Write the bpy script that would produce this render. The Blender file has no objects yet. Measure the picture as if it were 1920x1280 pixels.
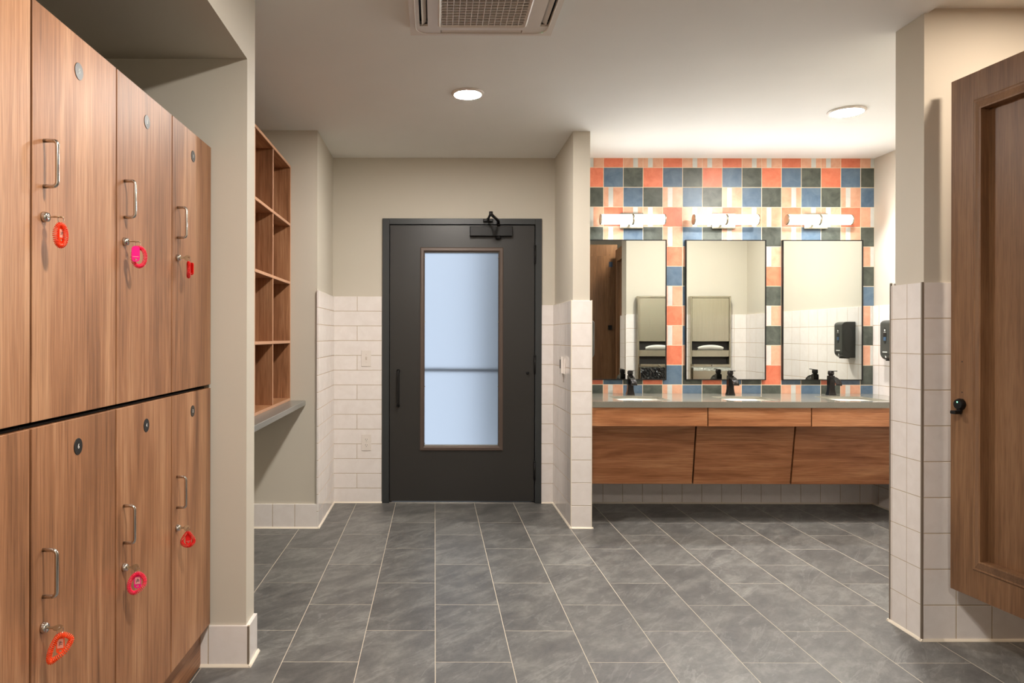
import bpy, bmesh, math, random
from mathutils import Vector, Matrix
random.seed(7)
PI = math.pi
SC = bpy.context.scene
C = SC.collection

# ---------------------------------------------------------------- camera
F, CX, CY, EYE = 1350.0, 815.0, 630.0, 1.29       # focal length in px, vanishing point, eye height (m)
cam_d = bpy.data.cameras.new('camera')
cam = bpy.data.objects.new('camera', cam_d)
C.objects.link(cam)
cam.location = (0, 0, EYE)
cam.rotation_euler = (PI/2, -0.002, 0)
cam_d.sensor_width = 36.0
cam_d.lens = F/1920*36
cam_d.shift_x = (960-CX)/1920
cam_d.shift_y = (CY-640)/1920
cam_d.clip_start = 0.02
SC.camera = cam

def P(px, py, y):                                  # a point seen at a pixel, at its real distance y
    return ((px-CX)*y/F, y, EYE-(py-CY)*y/F)

# ---------------------------------------------------------------- world (overcast daylight outside the glazed door)
W = bpy.data.worlds.new('daylight')
SC.world = W
W.use_nodes = True
bg = W.node_tree.nodes['Background']
bg.inputs[0].default_value = (0.72, 0.84, 1.0, 1)
bg.inputs[1].default_value = 0.64

# ---------------------------------------------------------------- view
SC.view_settings.view_transform = 'Standard'
SC.view_settings.look = 'None'
SC.view_settings.gamma = 1
SC.view_settings.use_curve_mapping = False
SC.view_settings.exposure = 0.50
SC.cycles.max_bounces = 10
SC.cycles.diffuse_bounces = 6
SC.cycles.glossy_bounces = 5
SC.cycles.sample_clamp_indirect = 4.0
SC.cycles.use_denoising = True
SC.cycles.use_light_tree = True
SC.cycles.caustics_reflective = False
SC.cycles.caustics_refractive = False

WARM = (1.0, 0.935, 0.86)
NEUT = (0.99, 1.0, 0.975)
STALL = (1.0, 0.84, 0.68)
E_DOWN, E_VAN, E_BACK, E_STALL = 500.0, 92.0, 3.3, 150.0     # radiance of downlight, vanity tube front, vanity tube back, stall lamp

# ---------------------------------------------------------------- colours and materials
def s2l(c):
    return c/12.92 if c <= 0.04045 else ((c+0.055)/1.055)**2.4
def rgb(r, g, b):
    return (s2l(r/255), s2l(g/255), s2l(b/255), 1)

def new_mat(name):
    m = bpy.data.materials.new(name)
    m.use_nodes = True
    return m, m.node_tree, m.node_tree.nodes['Principled BSDF']
def N(nt, kind, **kw):
    n = nt.nodes.new(kind)
    for k, v in kw.items():
        setattr(n, k, v)
    return n
def ramp(nt, fac, stops):
    r = N(nt, 'ShaderNodeValToRGB')
    while len(r.color_ramp.elements) > 1:
        r.color_ramp.elements.remove(r.color_ramp.elements[-1])
    r.color_ramp.elements[0].position = stops[0][0]
    r.color_ramp.elements[0].color = stops[0][1]
    for p, c in stops[1:]:
        e = r.color_ramp.elements.new(p)
        e.color = c
    nt.links.new(fac, r.inputs[0])
    return r.outputs[0]
def bump(nt, b, height, strength, dist):
    n = N(nt, 'ShaderNodeBump')
    n.inputs['Strength'].default_value = strength
    n.inputs['Distance'].default_value = dist
    nt.links.new(height, n.inputs['Height'])
    nt.links.new(n.outputs[0], b.inputs['Normal'])
def noise(nt, vec, scale, detail=3, rough=0.5, dist=0.0):
    n = N(nt, 'ShaderNodeTexNoise')
    n.inputs['Scale'].default_value = scale
    n.inputs['Detail'].default_value = detail
    n.inputs['Roughness'].default_value = rough
    n.inputs['Distortion'].default_value = dist
    if vec is not None:
        nt.links.new(vec, n.inputs['Vector'])
    return n.outputs[0]
def plain(name, col, rough=0.5, metal=0.0, spec=0.5, var=0.03, nscale=8, bumpy=0.0, coat=0.0):
    """a procedural material: base colour with a little noise, optional fine bump"""
    m, nt, b = new_mat(name)
    tc = N(nt, 'ShaderNodeTexCoord')
    f = noise(nt, tc.outputs['Object'], nscale, 4)
    lo = tuple(max(0, c*(1-var)) for c in col[:3])+(1,)
    hi = tuple(min(1, c*(1+var)) for c in col[:3])+(1,)
    nt.links.new(ramp(nt, f, [(0.3, lo), (0.7, hi)]), b.inputs['Base Color'])
    b.inputs['Roughness'].default_value = rough
    b.inputs['Metallic'].default_value = metal
    b.inputs['Specular IOR Level'].default_value = spec
    b.inputs['Coat Weight'].default_value = coat
    if bumpy:
        f2 = noise(nt, tc.outputs['Object'], 260, 2)
        bump(nt, b, f2, bumpy, 0.0008)
    return m

def wood(name, axis, dark, mid, light, rough=0.36, ring=1.0):
    m, nt, b = new_mat(name)
    tc = N(nt, 'ShaderNodeTexCoord')
    oi = N(nt, 'ShaderNodeObjectInfo')
    sc = N(nt, 'ShaderNodeVectorMath', operation='SCALE')
    cx = N(nt, 'ShaderNodeCombineXYZ')
    for i in range(3):
        nt.links.new(oi.outputs['Random'], cx.inputs[i])
    nt.links.new(cx.outputs[0], sc.inputs[0])
    sc.inputs['Scale'].default_value = 9.0
    ad = N(nt, 'ShaderNodeVectorMath', operation='ADD')
    nt.links.new(tc.outputs['Object'], ad.inputs[0])
    nt.links.new(sc.outputs[0], ad.inputs[1])
    def stretched(long, cross):
        mp = N(nt, 'ShaderNodeMapping')
        s = [cross, cross, cross]
        s[axis] = long
        mp.inputs['Scale'].default_value = s
        nt.links.new(ad.outputs[0], mp.inputs[0])
        return mp.outputs[0]
    broad = noise(nt, stretched(0.9, 7.0), 1.0, 3, 0.55, 0.9*ring)
    grain = noise(nt, stretched(2.2, 95.0), 1.0, 4, 0.65, 0.25)
    pore = noise(nt, stretched(9.0, 420.0), 1.0, 2, 0.5)
    mx = N(nt, 'ShaderNodeMath', operation='MULTIPLY_ADD')
    nt.links.new(broad, mx.inputs[0]); mx.inputs[1].default_value = 0.6
    g2 = N(nt, 'ShaderNodeMath', operation='MULTIPLY'); g2.inputs[1].default_value = 0.42
    nt.links.new(grain, g2.inputs[0])
    nt.links.new(g2.outputs[0], mx.inputs[2])
    col = ramp(nt, mx.outputs[0], [(0.34, dark), (0.5, mid), (0.68, light)])
    pr = ramp(nt, pore, [(0.40, (0.62, 0.58, 0.55, 1)), (0.52, (1, 1, 1, 1))])
    mix = N(nt, 'ShaderNodeMix', data_type='RGBA', blend_type='MULTIPLY')
    mix.inputs[0].default_value = 0.55
    nt.links.new(col, mix.inputs[6]); nt.links.new(pr, mix.inputs[7])
    nt.links.new(mix.outputs[2], b.inputs['Base Color'])
    b.inputs['Roughness'].default_value = rough
    b.inputs['Specular IOR Level'].default_value = 0.40
    bump(nt, b, grain, 0.10, 0.0006)
    return m

def tile_mat(name, cols, rough=0.16, wav=0.25, var=0.06, spec=0.5):
    """glazed tile: per-tile shade from the face attribute 'rnd', a slightly wavy glaze"""
    m, nt, b = new_mat(name)
    tc = N(nt, 'ShaderNodeTexCoord')
    at = N(nt, 'ShaderNodeAttribute'); at.attribute_name = 'rnd'
    wv = N(nt, 'ShaderNodeVectorMath', operation='MULTIPLY_ADD')
    nt.links.new(at.outputs['Vector'], wv.inputs[0])
    wv.inputs[1].default_value = (31, 17, 23)
    nt.links.new(tc.outputs['Object'], wv.inputs[2])
    f = noise(nt, wv.outputs[0], 13, 4, 0.6, 0.6)
    base = ramp(nt, f, [(0.32, cols[0]), (0.66, cols[1])])
    mm = N(nt, 'ShaderNodeMapRange'); mm.inputs[3].default_value = 1-var; mm.inputs[4].default_value = 1+var
    nt.links.new(at.outputs['Fac'], mm.inputs[0])
    hs = N(nt, 'ShaderNodeVectorMath', operation='SCALE')
    nt.links.new(base, hs.inputs[0]); nt.links.new(mm.outputs[0], hs.inputs['Scale'])
    nt.links.new(hs.outputs[0], b.inputs['Base Color'])
    b.inputs['Roughness'].default_value = rough
    b.inputs['Specular IOR Level'].default_value = spec
    f2 = noise(nt, wv.outputs[0], 9, 2, 0.5)
    bump(nt, b, f2, wav, 0.004)
    return m

def slate():
    m, nt, b = new_mat('slate_tile')
    tc = N(nt, 'ShaderNodeTexCoord')
    at = N(nt, 'ShaderNodeAttribute'); at.attribute_name = 'rnd'
    wv = N(nt, 'ShaderNodeVectorMath', operation='MULTIPLY_ADD')
    nt.links.new(at.outputs['Vector'], wv.inputs[0])
    wv.inputs[1].default_value = (57, 39, 23)
    nt.links.new(tc.outputs['Object'], wv.inputs[2])
    def streak(deg, sx, sy):
        r1 = N(nt, 'ShaderNodeMapping'); r1.inputs['Rotation'].default_value = (0, 0, math.radians(-deg))
        r2 = N(nt, 'ShaderNodeMapping'); r2.inputs['Scale'].default_value = (sx, sy, 1)
        nt.links.new(wv.outputs[0], r1.inputs[0]); nt.links.new(r1.outputs[0], r2.inputs[0])
        return r2.outputs[0]
    a = noise(nt, streak(48, 2.4, 4.6), 2.2, 14, 0.72, 0.3)
    c = noise(nt, streak(52, 1.3, 4.6), 1.5, 12, 0.60, 1.0)
    fine = noise(nt, wv.outputs[0], 70, 5, 0.7)
    base = ramp(nt, a, [(0.30, rgb(74, 73, 73)), (0.5, rgb(97, 96, 94)), (0.70, rgb(126, 125, 121))])
    c1 = ramp(nt, c, [(0.52, (0, 0, 0, 1)), (0.70, (.35, .35, .35, 1))])
    thin = ramp(nt, c, [(0.55, (0, 0, 0, 1)), (0.558, (.75, .75, .75, 1)), (0.585, (0, 0, 0, 1))])
    va = N(nt, 'ShaderNodeMath', operation='ADD')
    nt.links.new(c1, va.inputs[0]); nt.links.new(thin, va.inputs[1])
    vein = va.outputs[0]
    mx = N(nt, 'ShaderNodeMix', data_type='RGBA')
    mv = N(nt, 'ShaderNodeMath', operation='MULTIPLY'); mv.inputs[1].default_value = 0.30
    nt.links.new(vein, mv.inputs[0])
    nt.links.new(mv.outputs[0], mx.inputs[0])
    nt.links.new(base, mx.inputs[6]); mx.inputs[7].default_value = rgb(160, 160, 156)
    mr = N(nt, 'ShaderNodeMapRange'); mr.inputs[3].default_value = 0.86; mr.inputs[4].default_value = 1.13
    nt.links.new(at.outputs['Fac'], mr.inputs[0])
    fr = N(nt, 'ShaderNodeMapRange'); fr.inputs[3].default_value = 0.80; fr.inputs[4].default_value = 1.20
    nt.links.new(fine, fr.inputs[0])
    ml = N(nt, 'ShaderNodeMath', operation='MULTIPLY')
    nt.links.new(mr.outputs[0], ml.inputs[0]); nt.links.new(fr.outputs[0], ml.inputs[1])
    hs = N(nt, 'ShaderNodeVectorMath', operation='SCALE')
    nt.links.new(mx.outputs[2], hs.inputs[0]); nt.links.new(ml.outputs[0], hs.inputs['Scale'])
    nt.links.new(hs.outputs[0], b.inputs['Base Color'])
    b.inputs['Roughness'].default_value = 0.42
    hh = N(nt, 'ShaderNodeMath', operation='ADD')
    nt.links.new(a, hh.inputs[0]); nt.links.new(fine, hh.inputs[1])
    bump(nt, b, hh.outputs[0], 0.22, 0.0025)
    return m

def emit(name, col, strength):
    m, nt, b = new_mat(name)
    b.inputs['Base Color'].default_value = (0.9, 0.9, 0.9, 1)
    b.inputs['Emission Color'].default_value = (*col, 1)
    b.inputs['Emission Strength'].default_value = strength
    tc = N(nt, 'ShaderNodeTexCoord')
    f = noise(nt, tc.outputs['Object'], 3, 1)
    nt.links.new(ramp(nt, f, [(0, (.88, .88, .88, 1)), (1, (.92, .92, .92, 1))]), b.inputs['Base Color'])
    return m

def brushed(name, col, rough, axis=2):
    m, nt, b = new_mat(name)
    tc = N(nt, 'ShaderNodeTexCoord')
    mp = N(nt, 'ShaderNodeMapping')
    s = [220, 220, 220]; s[axis] = 3
    mp.inputs['Scale'].default_value = s
    nt.links.new(tc.outputs['Object'], mp.inputs[0])
    f = noise(nt, mp.outputs[0], 1, 3)
    nt.links.new(ramp(nt, f, [(0.3, tuple(c*.9 for c in col[:3])+(1,)), (0.7, col)]), b.inputs['Base Color'])
    b.inputs['Metallic'].default_value = 1
    b.inputs['Roughness'].default_value = rough
    bump(nt, b, f, 0.06, 0.0004)
    return m

M = {}
M['paint'] = plain('wall_paint', rgb(205, 198, 184), 0.62, spec=0.3, var=0.012, nscale=3, bumpy=0.12)
M['ceiling'] = plain('ceiling_paint', rgb(238, 238, 235), 0.8, spec=0.2, var=0.01, nscale=3, bumpy=0.06)
M['white_tile'] = tile_mat('white_glazed_tile', (rgb(233, 226, 221), rgb(239, 233, 229)), 0.13, 0.10, 0.015)
M['grout'] = plain('beige_grout', rgb(186, 168, 144), 0.85, spec=0.2, var=0.04, nscale=60)
M['floor_grout'] = plain('floor_grout', rgb(196, 186, 170), 0.85, spec=0.2, var=0.05, nscale=60)
M['deco_grout'] = plain('pale_grout', rgb(226, 210, 184), 0.8, spec=0.2, var=0.03, nscale=60)
M['cove'] = plain('white_cove_bead', rgb(232, 222, 205), 0.4, var=0.02)
M['edge_metal'] = plain('grey_edge_trim', rgb(128, 116, 102), 0.5, metal=0.0, var=0.05)
M['orange'] = tile_mat('coral_tile', (rgb(207, 108, 78), rgb(223, 130, 99)), 0.42, 0.35, 0.10)
M['blue'] = tile_mat('slate_blue_tile', (rgb(72, 96, 120), rgb(96, 117, 136)), 0.42, 0.35, 0.14)
M['dark'] = tile_mat('charcoal_green_tile', (rgb(60, 66, 60), rgb(86, 92, 84)), 0.42, 0.35, 0.14)
M['peach'] = tile_mat('peach_tile', (rgb(208, 152, 124), rgb(220, 172, 144)), 0.32, 0.35, 0.05)
M['stripe'] = tile_mat('pale_stripe', (rgb(196, 198, 194), rgb(208, 210, 205)), 0.32, 0.25, 0.03)
M['slate'] = slate()
WD, WM, WL = rgb(114, 75, 48), rgb(160, 111, 76), rgb(193, 147, 109)
M['wood_v'] = wood('walnut_laminate_upright', 2, WD, WM, WL, 0.43)
M['wood_h'] = wood('walnut_laminate_level', 0, rgb(140, 88, 55), rgb(178, 119, 78), rgb(206, 150, 106), 0.36, 2.2)
M['wood_y'] = wood('walnut_laminate_deep', 1, WD, WM, WL, 0.43)
M['wood_door'] = wood('walnut_stall_door', 2, rgb(104, 74, 50), rgb(131, 96, 67), rgb(153, 116, 84), 0.42)
M['wood_rail'] = wood('walnut_rail', 1, rgb(104, 74, 50), rgb(131, 96, 67), rgb(153, 116, 84), 0.42)
M['edge_band'] = plain('edge_band_lit', rgb(196, 150, 118), 0.4, var=0.06, nscale=30)  # light caught on the board edges, put into a paler colour
M['gap'] = plain('gap_shade_carcass', rgb(34, 22, 15), 0.7, spec=0.2, var=0.1)  # near-black colour paints the shade seen in seams between fronts
M['chrome'] = plain('polished_chrome', rgb(205, 200, 194), 0.16, metal=1.0, var=0.02)
M['brass'] = plain('nickel_key', rgb(190, 168, 138), 0.3, metal=1.0, var=0.05)
M['black_plate'] = plain('black_plastic_plate', rgb(28, 27, 26), 0.36, var=0.05)
M['white_ink'] = plain('white_number', rgb(235, 235, 230), 0.5, var=0.01)
M['black_metal'] = plain('black_powder_coat', rgb(14, 13, 13), 0.42, spec=0.35, var=0.1)
M['faucet'] = plain('oil_rubbed_black', rgb(38, 35, 34), 0.24, metal=0.6, var=0.15)
M['door_paint'] = plain('charcoal_door_paint', rgb(46, 44, 42), 0.34, var=0.05, nscale=2, bumpy=0.10)
M['frame_paint'] = plain('charcoal_frame_paint', rgb(48, 51, 52), 0.38, var=0.05, nscale=2)
M['bronze'] = plain('bronze_glazing_bead', rgb(92, 78, 70), 0.30, metal=0.2, var=0.05)
M['counter'] = plain('grey_quartz', rgb(128, 125, 114), 0.13, var=0.08, nscale=180)
M['ledge'] = plain('grey_ledge_laminate', rgb(122, 122, 117), 0.28, var=0.05, nscale=90)
M['ceramic'] = plain('white_ceramic', rgb(238, 236, 226), 0.08, var=0.005)
M['plastic_white'] = plain('white_plastic', rgb(228, 220, 212), 0.35, var=0.01)
M['plastic_grey'] = plain('grey_white_plastic', rgb(208, 196, 184), 0.4, var=0.01)
M['slot_dark'] = plain('dark_slot', rgb(40, 34, 30), 0.6, var=0.05)
M['filter'] = plain('brown_filter', rgb(98, 82, 70), 0.8, var=0.1, nscale=90)
M['disp'] = plain('charcoal_plastic', rgb(62, 63, 60), 0.30, var=0.06)
M['disp_blue'] = plain('blue_refill', rgb(60, 88, 120), 0.3, var=0.05)
M['steel'] = brushed('brushed_steel', rgb(196, 190, 172), 0.24)
M['paper'] = plain('white_paper', rgb(232, 230, 220), 0.85, var=0.02, nscale=40)
M['bag_black'] = plain('black_liner_bag', rgb(18, 18, 19), 0.18, var=0.1)
M['bag_white'] = plain('clear_liner_bag', rgb(206, 208, 200), 0.25, var=0.05)
M['blue_tape'] = plain('blue_label', rgb(58, 78, 104), 0.5, var=0.05)
M['outside'] = plain('outside_render', rgb(176, 178, 180), 0.8, var=0.02)
M['lens'] = emit('lit_diffuser', WARM, E_DOWN)
M['lens_stall'] = emit('lit_warm_diffuser', STALL, E_STALL)
M['tube'] = emit('lit_tube', NEUT, E_BACK)
M['tube_front'] = emit('lit_tube_front', NEUT, E_VAN)
M['led'] = emit('green_led', (0.1, 0.9, 0.45), 1.2)
# silvered mirror
def mirror_mat():
    m, nt, b = new_mat('silvered_glass')
    tc = N(nt, 'ShaderNodeTexCoord')
    f = noise(nt, tc.outputs['Object'], 2, 1)
    nt.links.new(ramp(nt, f, [(0, (.68, .71, .675, 1)), (1, (.70, .73, .695, 1))]), b.inputs['Base Color'])
    b.inputs['Metallic'].default_value = 1
    b.inputs['Roughness'].default_value = 0.0
    return m
M['mirror'] = mirror_mat()
def frosted():
    m, nt, b = new_mat('frosted_glass')
    b.inputs['Base Color'].default_value = (0.93, 0.96, 1.0, 1)
    b.inputs['Transmission Weight'].default_value = 1.0
    b.inputs['Roughness'].default_value = 0.50
    b.inputs['IOR'].default_value = 1.3
    tc = N(nt, 'ShaderNodeTexCoord')
    f = noise(nt, tc.outputs['Object'], 300, 2)
    bump(nt, b, f, 0.04, 0.0004)
    return m
M['frost'] = frosted()
def coil_mat(name, c):
    m, nt, b = new_mat(name)
    tc = N(nt, 'ShaderNodeTexCoord')
    f = noise(nt, tc.outputs['Object'], 60, 1)
    nt.links.new(ramp(nt, f, [(0, tuple(x*.94 for x in c[:3])+(1,)), (1, c)]), b.inputs['Base Color'])
    b.inputs['Roughness'].default_value = 0.3
    b.inputs['Subsurface Weight'].default_value = 0.25
    b.inputs['Subsurface Radius'].default_value = (0.004, 0.002, 0.002)
    b.inputs['Subsurface Scale'].default_value = 1.0
    return m
M['coil_orange'] = coil_mat('orange_plastic', rgb(255, 84, 30))
M['coil_redorange'] = coil_mat('red_orange_plastic', rgb(250, 62, 18))
M['coil_pink'] = coil_mat('hot_pink_plastic', rgb(245, 28, 78))
M['coil_red'] = coil_mat('red_plastic', rgb(225, 18, 18))
M['tag_magenta'] = coil_mat('magenta_plastic', rgb(240, 10, 130))
M['tag_label'] = plain('tag_paper', rgb(225, 150, 150), 0.5, var=0.02)
M['tag_label_o'] = plain('tag_paper_orange', rgb(228, 150, 130), 0.5, var=0.02)
M['ink'] = plain('black_ink', rgb(40, 30, 34), 0.6, var=0.02)

# ---------------------------------------------------------------- mesh helpers
class MB:
    """collects shapes and links them as ONE mesh object"""
    def __init__(self):
        self.bm = bmesh.new()
        self.rn = self.bm.faces.layers.float.new('rnd')
        self.slot = 0
    def _tag(self, faces, r=None):
        for f in faces:
            f.material_index = self.slot
            if r is not None:
                f[self.rn] = r
    def box(self, x0, x1, y0, y1, z0, z1, bev=0.0, seg=1, M4=None):
        x0, x1 = min(x0, x1), max(x0, x1); y0, y1 = min(y0, y1), max(y0, y1); z0, z1 = min(z0, z1), max(z0, z1)
        vs = [self.bm.verts.new(p) for p in
              [(x0, y0, z0), (x1, y0, z0), (x1, y1, z0), (x0, y1, z0), (x0, y0, z1), (x1, y0, z1), (x1, y1, z1), (x0, y1, z1)]]
        fs = [self.bm.faces.new([vs[i] for i in q]) for q in
              [(3, 2, 1, 0), (4, 5, 6, 7), (0, 1, 5, 4), (1, 2, 6, 5), (2, 3, 7, 6), (3, 0, 4, 7)]]
        self._tag(fs)
        if M4 is not None:
            for v in vs: v.co = M4 @ v.co
        if bev > 0:
            es = list({e for f in fs for e in f.edges})
            r = bmesh.ops.bevel(self.bm, geom=es, offset=bev, segments=seg, affect='EDGES', profile=0.5)
            self._tag(r['faces'])
        return self
    def poly_prism(self, pts, axis, a0, a1, bev=0.0):
        """pts: 2D outline in the plane normal to axis (counter-clockwise), swept from a0 to a1"""
        def mk(p, a):
            q = [p[0], p[1]]; q.insert(axis, a); return tuple(q)
        lo = [self.bm.verts.new(mk(p, a0)) for p in pts]
        hi = [self.bm.verts.new(mk(p, a1)) for p in pts]
        fs = [self.bm.faces.new(lo), self.bm.faces.new(list(reversed(hi)))]
        n = len(pts)
        for i in range(n):
            fs.append(self.bm.faces.new([lo[i], hi[i], hi[(i+1) % n], lo[(i+1) % n]]))
        self._tag(fs)
        bmesh.ops.recalc_face_normals(self.bm, faces=fs)
        if bev > 0:
            es = [e for e in set(fs[0].edges) | set(fs[1].edges)]
            r = bmesh.ops.bevel(self.bm, geom=es, offset=bev, segments=2, affect='EDGES', profile=0.5)
            self._tag(r['faces'])
        return self
    def tube(self, pts, r, n=10, closed=False, caps=True, rz=None):
        """round bar along points; r a number or a list; rz flattens (scale of second radius)"""
        pts = [Vector(p) for p in pts]
        m = len(pts)
        rr = r if isinstance(r, (list, tuple)) else [r]*m
        prev = None
        rings = []
        for i, p in enumerate(pts):
            if closed:
                t = (pts[(i+1) % m]-pts[i-1]).normalized()
            else:
                t = (pts[min(i+1, m-1)]-pts[max(i-1, 0)]).normalized()
            if prev is None:
                a = Vector((0, 0, 1)) if abs(t.z) < 0.9 else Vector((1, 0, 0))
                u = (a-t*a.dot(t)).normalized()
            else:
                u = (prev-t*prev.dot(t)).normalized()
            prev = u
            w = t.cross(u)
            k = rz or 1.0
            rings.append([self.bm.verts.new(p+(u*math.cos(2*PI*j/n)+w*math.sin(2*PI*j/n)*k)*rr[i]) for j in range(n)])
        fs = []
        for i in range(m if closed else m-1):
            A, B = rings[i], rings[(i+1) % m]
            for j in range(n):
                fs.append(self.bm.faces.new([A[j], B[j], B[(j+1) % n], A[(j+1) % n]]))
        if caps and not closed:
            fs.append(self.bm.faces.new(list(reversed(rings[0]))))
            fs.append(self.bm.faces.new(rings[-1]))
        for f in fs: f.smooth = True
        self._tag(fs)
        bmesh.ops.recalc_face_normals(self.bm, faces=fs)
        return self
    def lathe(self, prof, origin, axis, n=24):
        """prof: (radius, distance along axis) list; axis: unit vector"""
        ax = Vector(axis).normalized(); o = Vector(origin)
        a = Vector((0, 0, 1)) if abs(ax.z) < 0.9 else Vector((1, 0, 0))
        u = (a-ax*a.dot(ax)).normalized(); w = ax.cross(u)
        rings = [[self.bm.verts.new(o+ax*h+(u*math.cos(2*PI*j/n)+w*math.sin(2*PI*j/n))*max(r, 1e-5)) for j in range(n)] for r, h in prof]
        fs = []
        for i in range(len(rings)-1):
            for j in range(n):
                f = self.bm.faces.new([rings[i][j], rings[i+1][j], rings[i+1][(j+1) % n], rings[i][(j+1) % n]])
                r0, r1 = prof[i], prof[i+1]
                f.smooth = not (abs(r0[1]-r1[1]) < 1e-6)
                fs.append(f)
        fs.append(self.bm.faces.new(list(reversed(rings[0])))); fs.append(self.bm.faces.new(rings[-1]))
        self._tag(fs)
        bmesh.ops.recalc_face_normals(self.bm, faces=fs)
        return self
    def tile(self, o, u, v, nrm, u0, u1, v0, v1, th, ch=0.0015, slot=None, rnd=None):
        """one tile: o + u*s + v*t, standing th proud along nrm, with a small chamfer"""
        o, u, v, nrm = Vector(o), Vector(u), Vector(v), Vector(nrm)
        def pt(a, b, h): return self.bm.verts.new(o+u*a+v*b+nrm*h)
        c = min(ch, (u1-u0)/3, (v1-v0)/3)
        A = [pt(u0, v0, 0), pt(u1, v0, 0), pt(u1, v1, 0), pt(u0, v1, 0)]
        B = [pt(u0, v0, th-c*.7), pt(u1, v0, th-c*.7), pt(u1, v1, th-c*.7), pt(u0, v1, th-c*.7)]
        D = [pt(u0+c, v0+c, th), pt(u1-c, v0+c, th), pt(u1-c, v1-c, th), pt(u0+c, v1-c, th)]
        fs = [self.bm.faces.new(D)]
        for i in range(4):
            j = (i+1) % 4
            fs.append(self.bm.faces.new([A[i], A[j], B[j], B[i]]))
            fs.append(self.bm.faces.new([B[i], B[j], D[j], D[i]]))
        if u.cross(v).dot(nrm) < 0:
            for f in fs: f.normal_flip()
        sl = self.slot if slot is None else slot
        r = random.random() if rnd is None else rnd
        for f in fs:
            f.material_index = sl; f[self.rn] = r
        return self
    def build(self, name, mats, parent=None, loc=(0, 0, 0)):
        me = bpy.data.meshes.new(name)
        self.bm.normal_update()
        self.bm.to_mesh(me); self.bm.free()
        if not isinstance(mats, (list, tuple)): mats = [mats]
        for m in mats: me.materials.append(M[m] if isinstance(m, str) else m)
        o = bpy.data.objects.new(name, me)
        C.objects.link(o)
        o.location = loc
        if parent is not None: o.parent = parent
        return o

def tag(o, label=None, cat=None, group=None, kind=None):
    if label: o['label'] = label
    if cat: o['category'] = cat
    if group: o['group'] = group
    if kind: o['kind'] = kind
    return o
def thing(name, label, cat, loc=(0, 0, 0), rz=0.0, group=None, kind=None):
    o = bpy.data.objects.new(name, None)
    C.objects.link(o)
    o.empty_display_size = 0.05
    o.location = loc; o.rotation_euler = (0, 0, rz)
    return tag(o, label, cat, group, kind)
def struct(name, mb, mats, label=None):
    o = mb.build(name, mats)
    return tag(o, label, 'structure', None, 'structure')
def copy_tree(o, parent=None):
    c = o.copy(); C.objects.link(c); c.parent = parent
    for ch in list(o.children): copy_tree(ch, c)
    return c
def boxes(*bs, bev=0.0):
    m = MB()
    for b in bs: m.box(*b, bev=bev)
    return m
def text_into(mb, body, size, mat4, slot, depth=0.0006):
    """letters as real flat shapes, added to a mesh builder"""
    cu = bpy.data.curves.new('letters', 'FONT')
    cu.body = body; cu.size = size; cu.align_x = 'CENTER'; cu.align_y = 'CENTER'
    cu.extrude = depth; cu.resolution_u = 2
    ob = bpy.data.objects.new('letters', cu)
    C.objects.link(ob)
    dg = bpy.context.evaluated_depsgraph_get()
    me = bpy.data.meshes.new_from_object(ob.evaluated_get(dg))
    bpy.data.objects.remove(ob); bpy.data.curves.remove(cu)
    k = len(mb.bm.faces)
    me.transform(mat4)
    mb.bm.from_mesh(me)
    mb.bm.faces.ensure_lookup_table()
    for f in mb.bm.faces[k:]: f.material_index = slot
    bpy.data.meshes.remove(me)
def frame4(origin, xa, ya, za):
    m = Matrix.Identity(4)
    for i in range(3):
        m[i][0], m[i][1], m[i][2], m[i][3] = xa[i], ya[i], za[i], origin[i]
    return m

def tile_field(mb, o, u, v, nrm, U, V, pu, pv, u_off, v_off, grout=0.003, th=0.010, half=False, half_phase=0, slot=0, gslot=1, ch=0.0015):
    """clipped grid of tiles over 0..U x 0..V from o; grout bed included"""
    n_r0 = math.floor((0-v_off)/pv)
    r = n_r0
    while v_off+r*pv < V:
        v0, v1 = max(0, v_off+r*pv), min(V, v_off+(r+1)*pv)
        if v1-v0 > 0.012:
            sh = pu/2 if (half and (r+half_phase) % 2) else 0
            k = math.floor((0-u_off-sh)/pu)
            while u_off+sh+k*pu < U:
                u0, u1 = max(0, u_off+sh+k*pu), min(U, u_off+sh+(k+1)*pu)
                if u1-u0 > 0.010:
                    g0 = 0.0 if u0 == 0 else grout/2; g1 = 0.0 if u1 == U else grout/2
                    h0 = 0.0 if v0 == 0 else grout/2; h1 = 0.0 if v1 == V else grout/2
                    mb.tile(o, u, v, nrm, u0+g0, u1-g1, v0+h0, v1-h1, th, ch, slot)
                k += 1
        r += 1
    mb.tile(o, u, v, nrm, 0.0002, U-0.0002, 0.0002, V-0.0002, th*0.94, 0.0001, gslot)

X3, Y3, Z3 = Vector((1, 0, 0)), Vector((0, 1, 0)), Vector((0, 0, 1))
CEIL = 2.671
YB = 5.58           # back wall

# ================================================================ THE SETTING
# floor: 12 x 24 in slate-look tiles, running bond, joints measured along the room
fl = MB()
px_, py_ = 0.3035, 0.6096
for n in range(-7, 14):
    x0 = 0.005+n*px_
    yy = 5.29+(0 if n % 2 == 0 else py_/2)+py_
    while yy > -1.7:
        a, b_ = yy-py_, min(yy, 5.70)
        if b_-a > 0.02:
            fl.tile((0, 0, -0.010), X3, Y3, Z3, x0+0.0015, x0+px_-0.0015, a+0.0014, b_-0.0014, 0.010, 0.0006, 0)
        yy -= py_
fl.slot = 1
fl.box(-2.15, 4.3, -1.75, 5.72, -0.06, -0.0004)
struct('floor', fl, ['slate', 'floor_grout'], 'dark grey slate-look floor tiles in running bond with pale grout')

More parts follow.
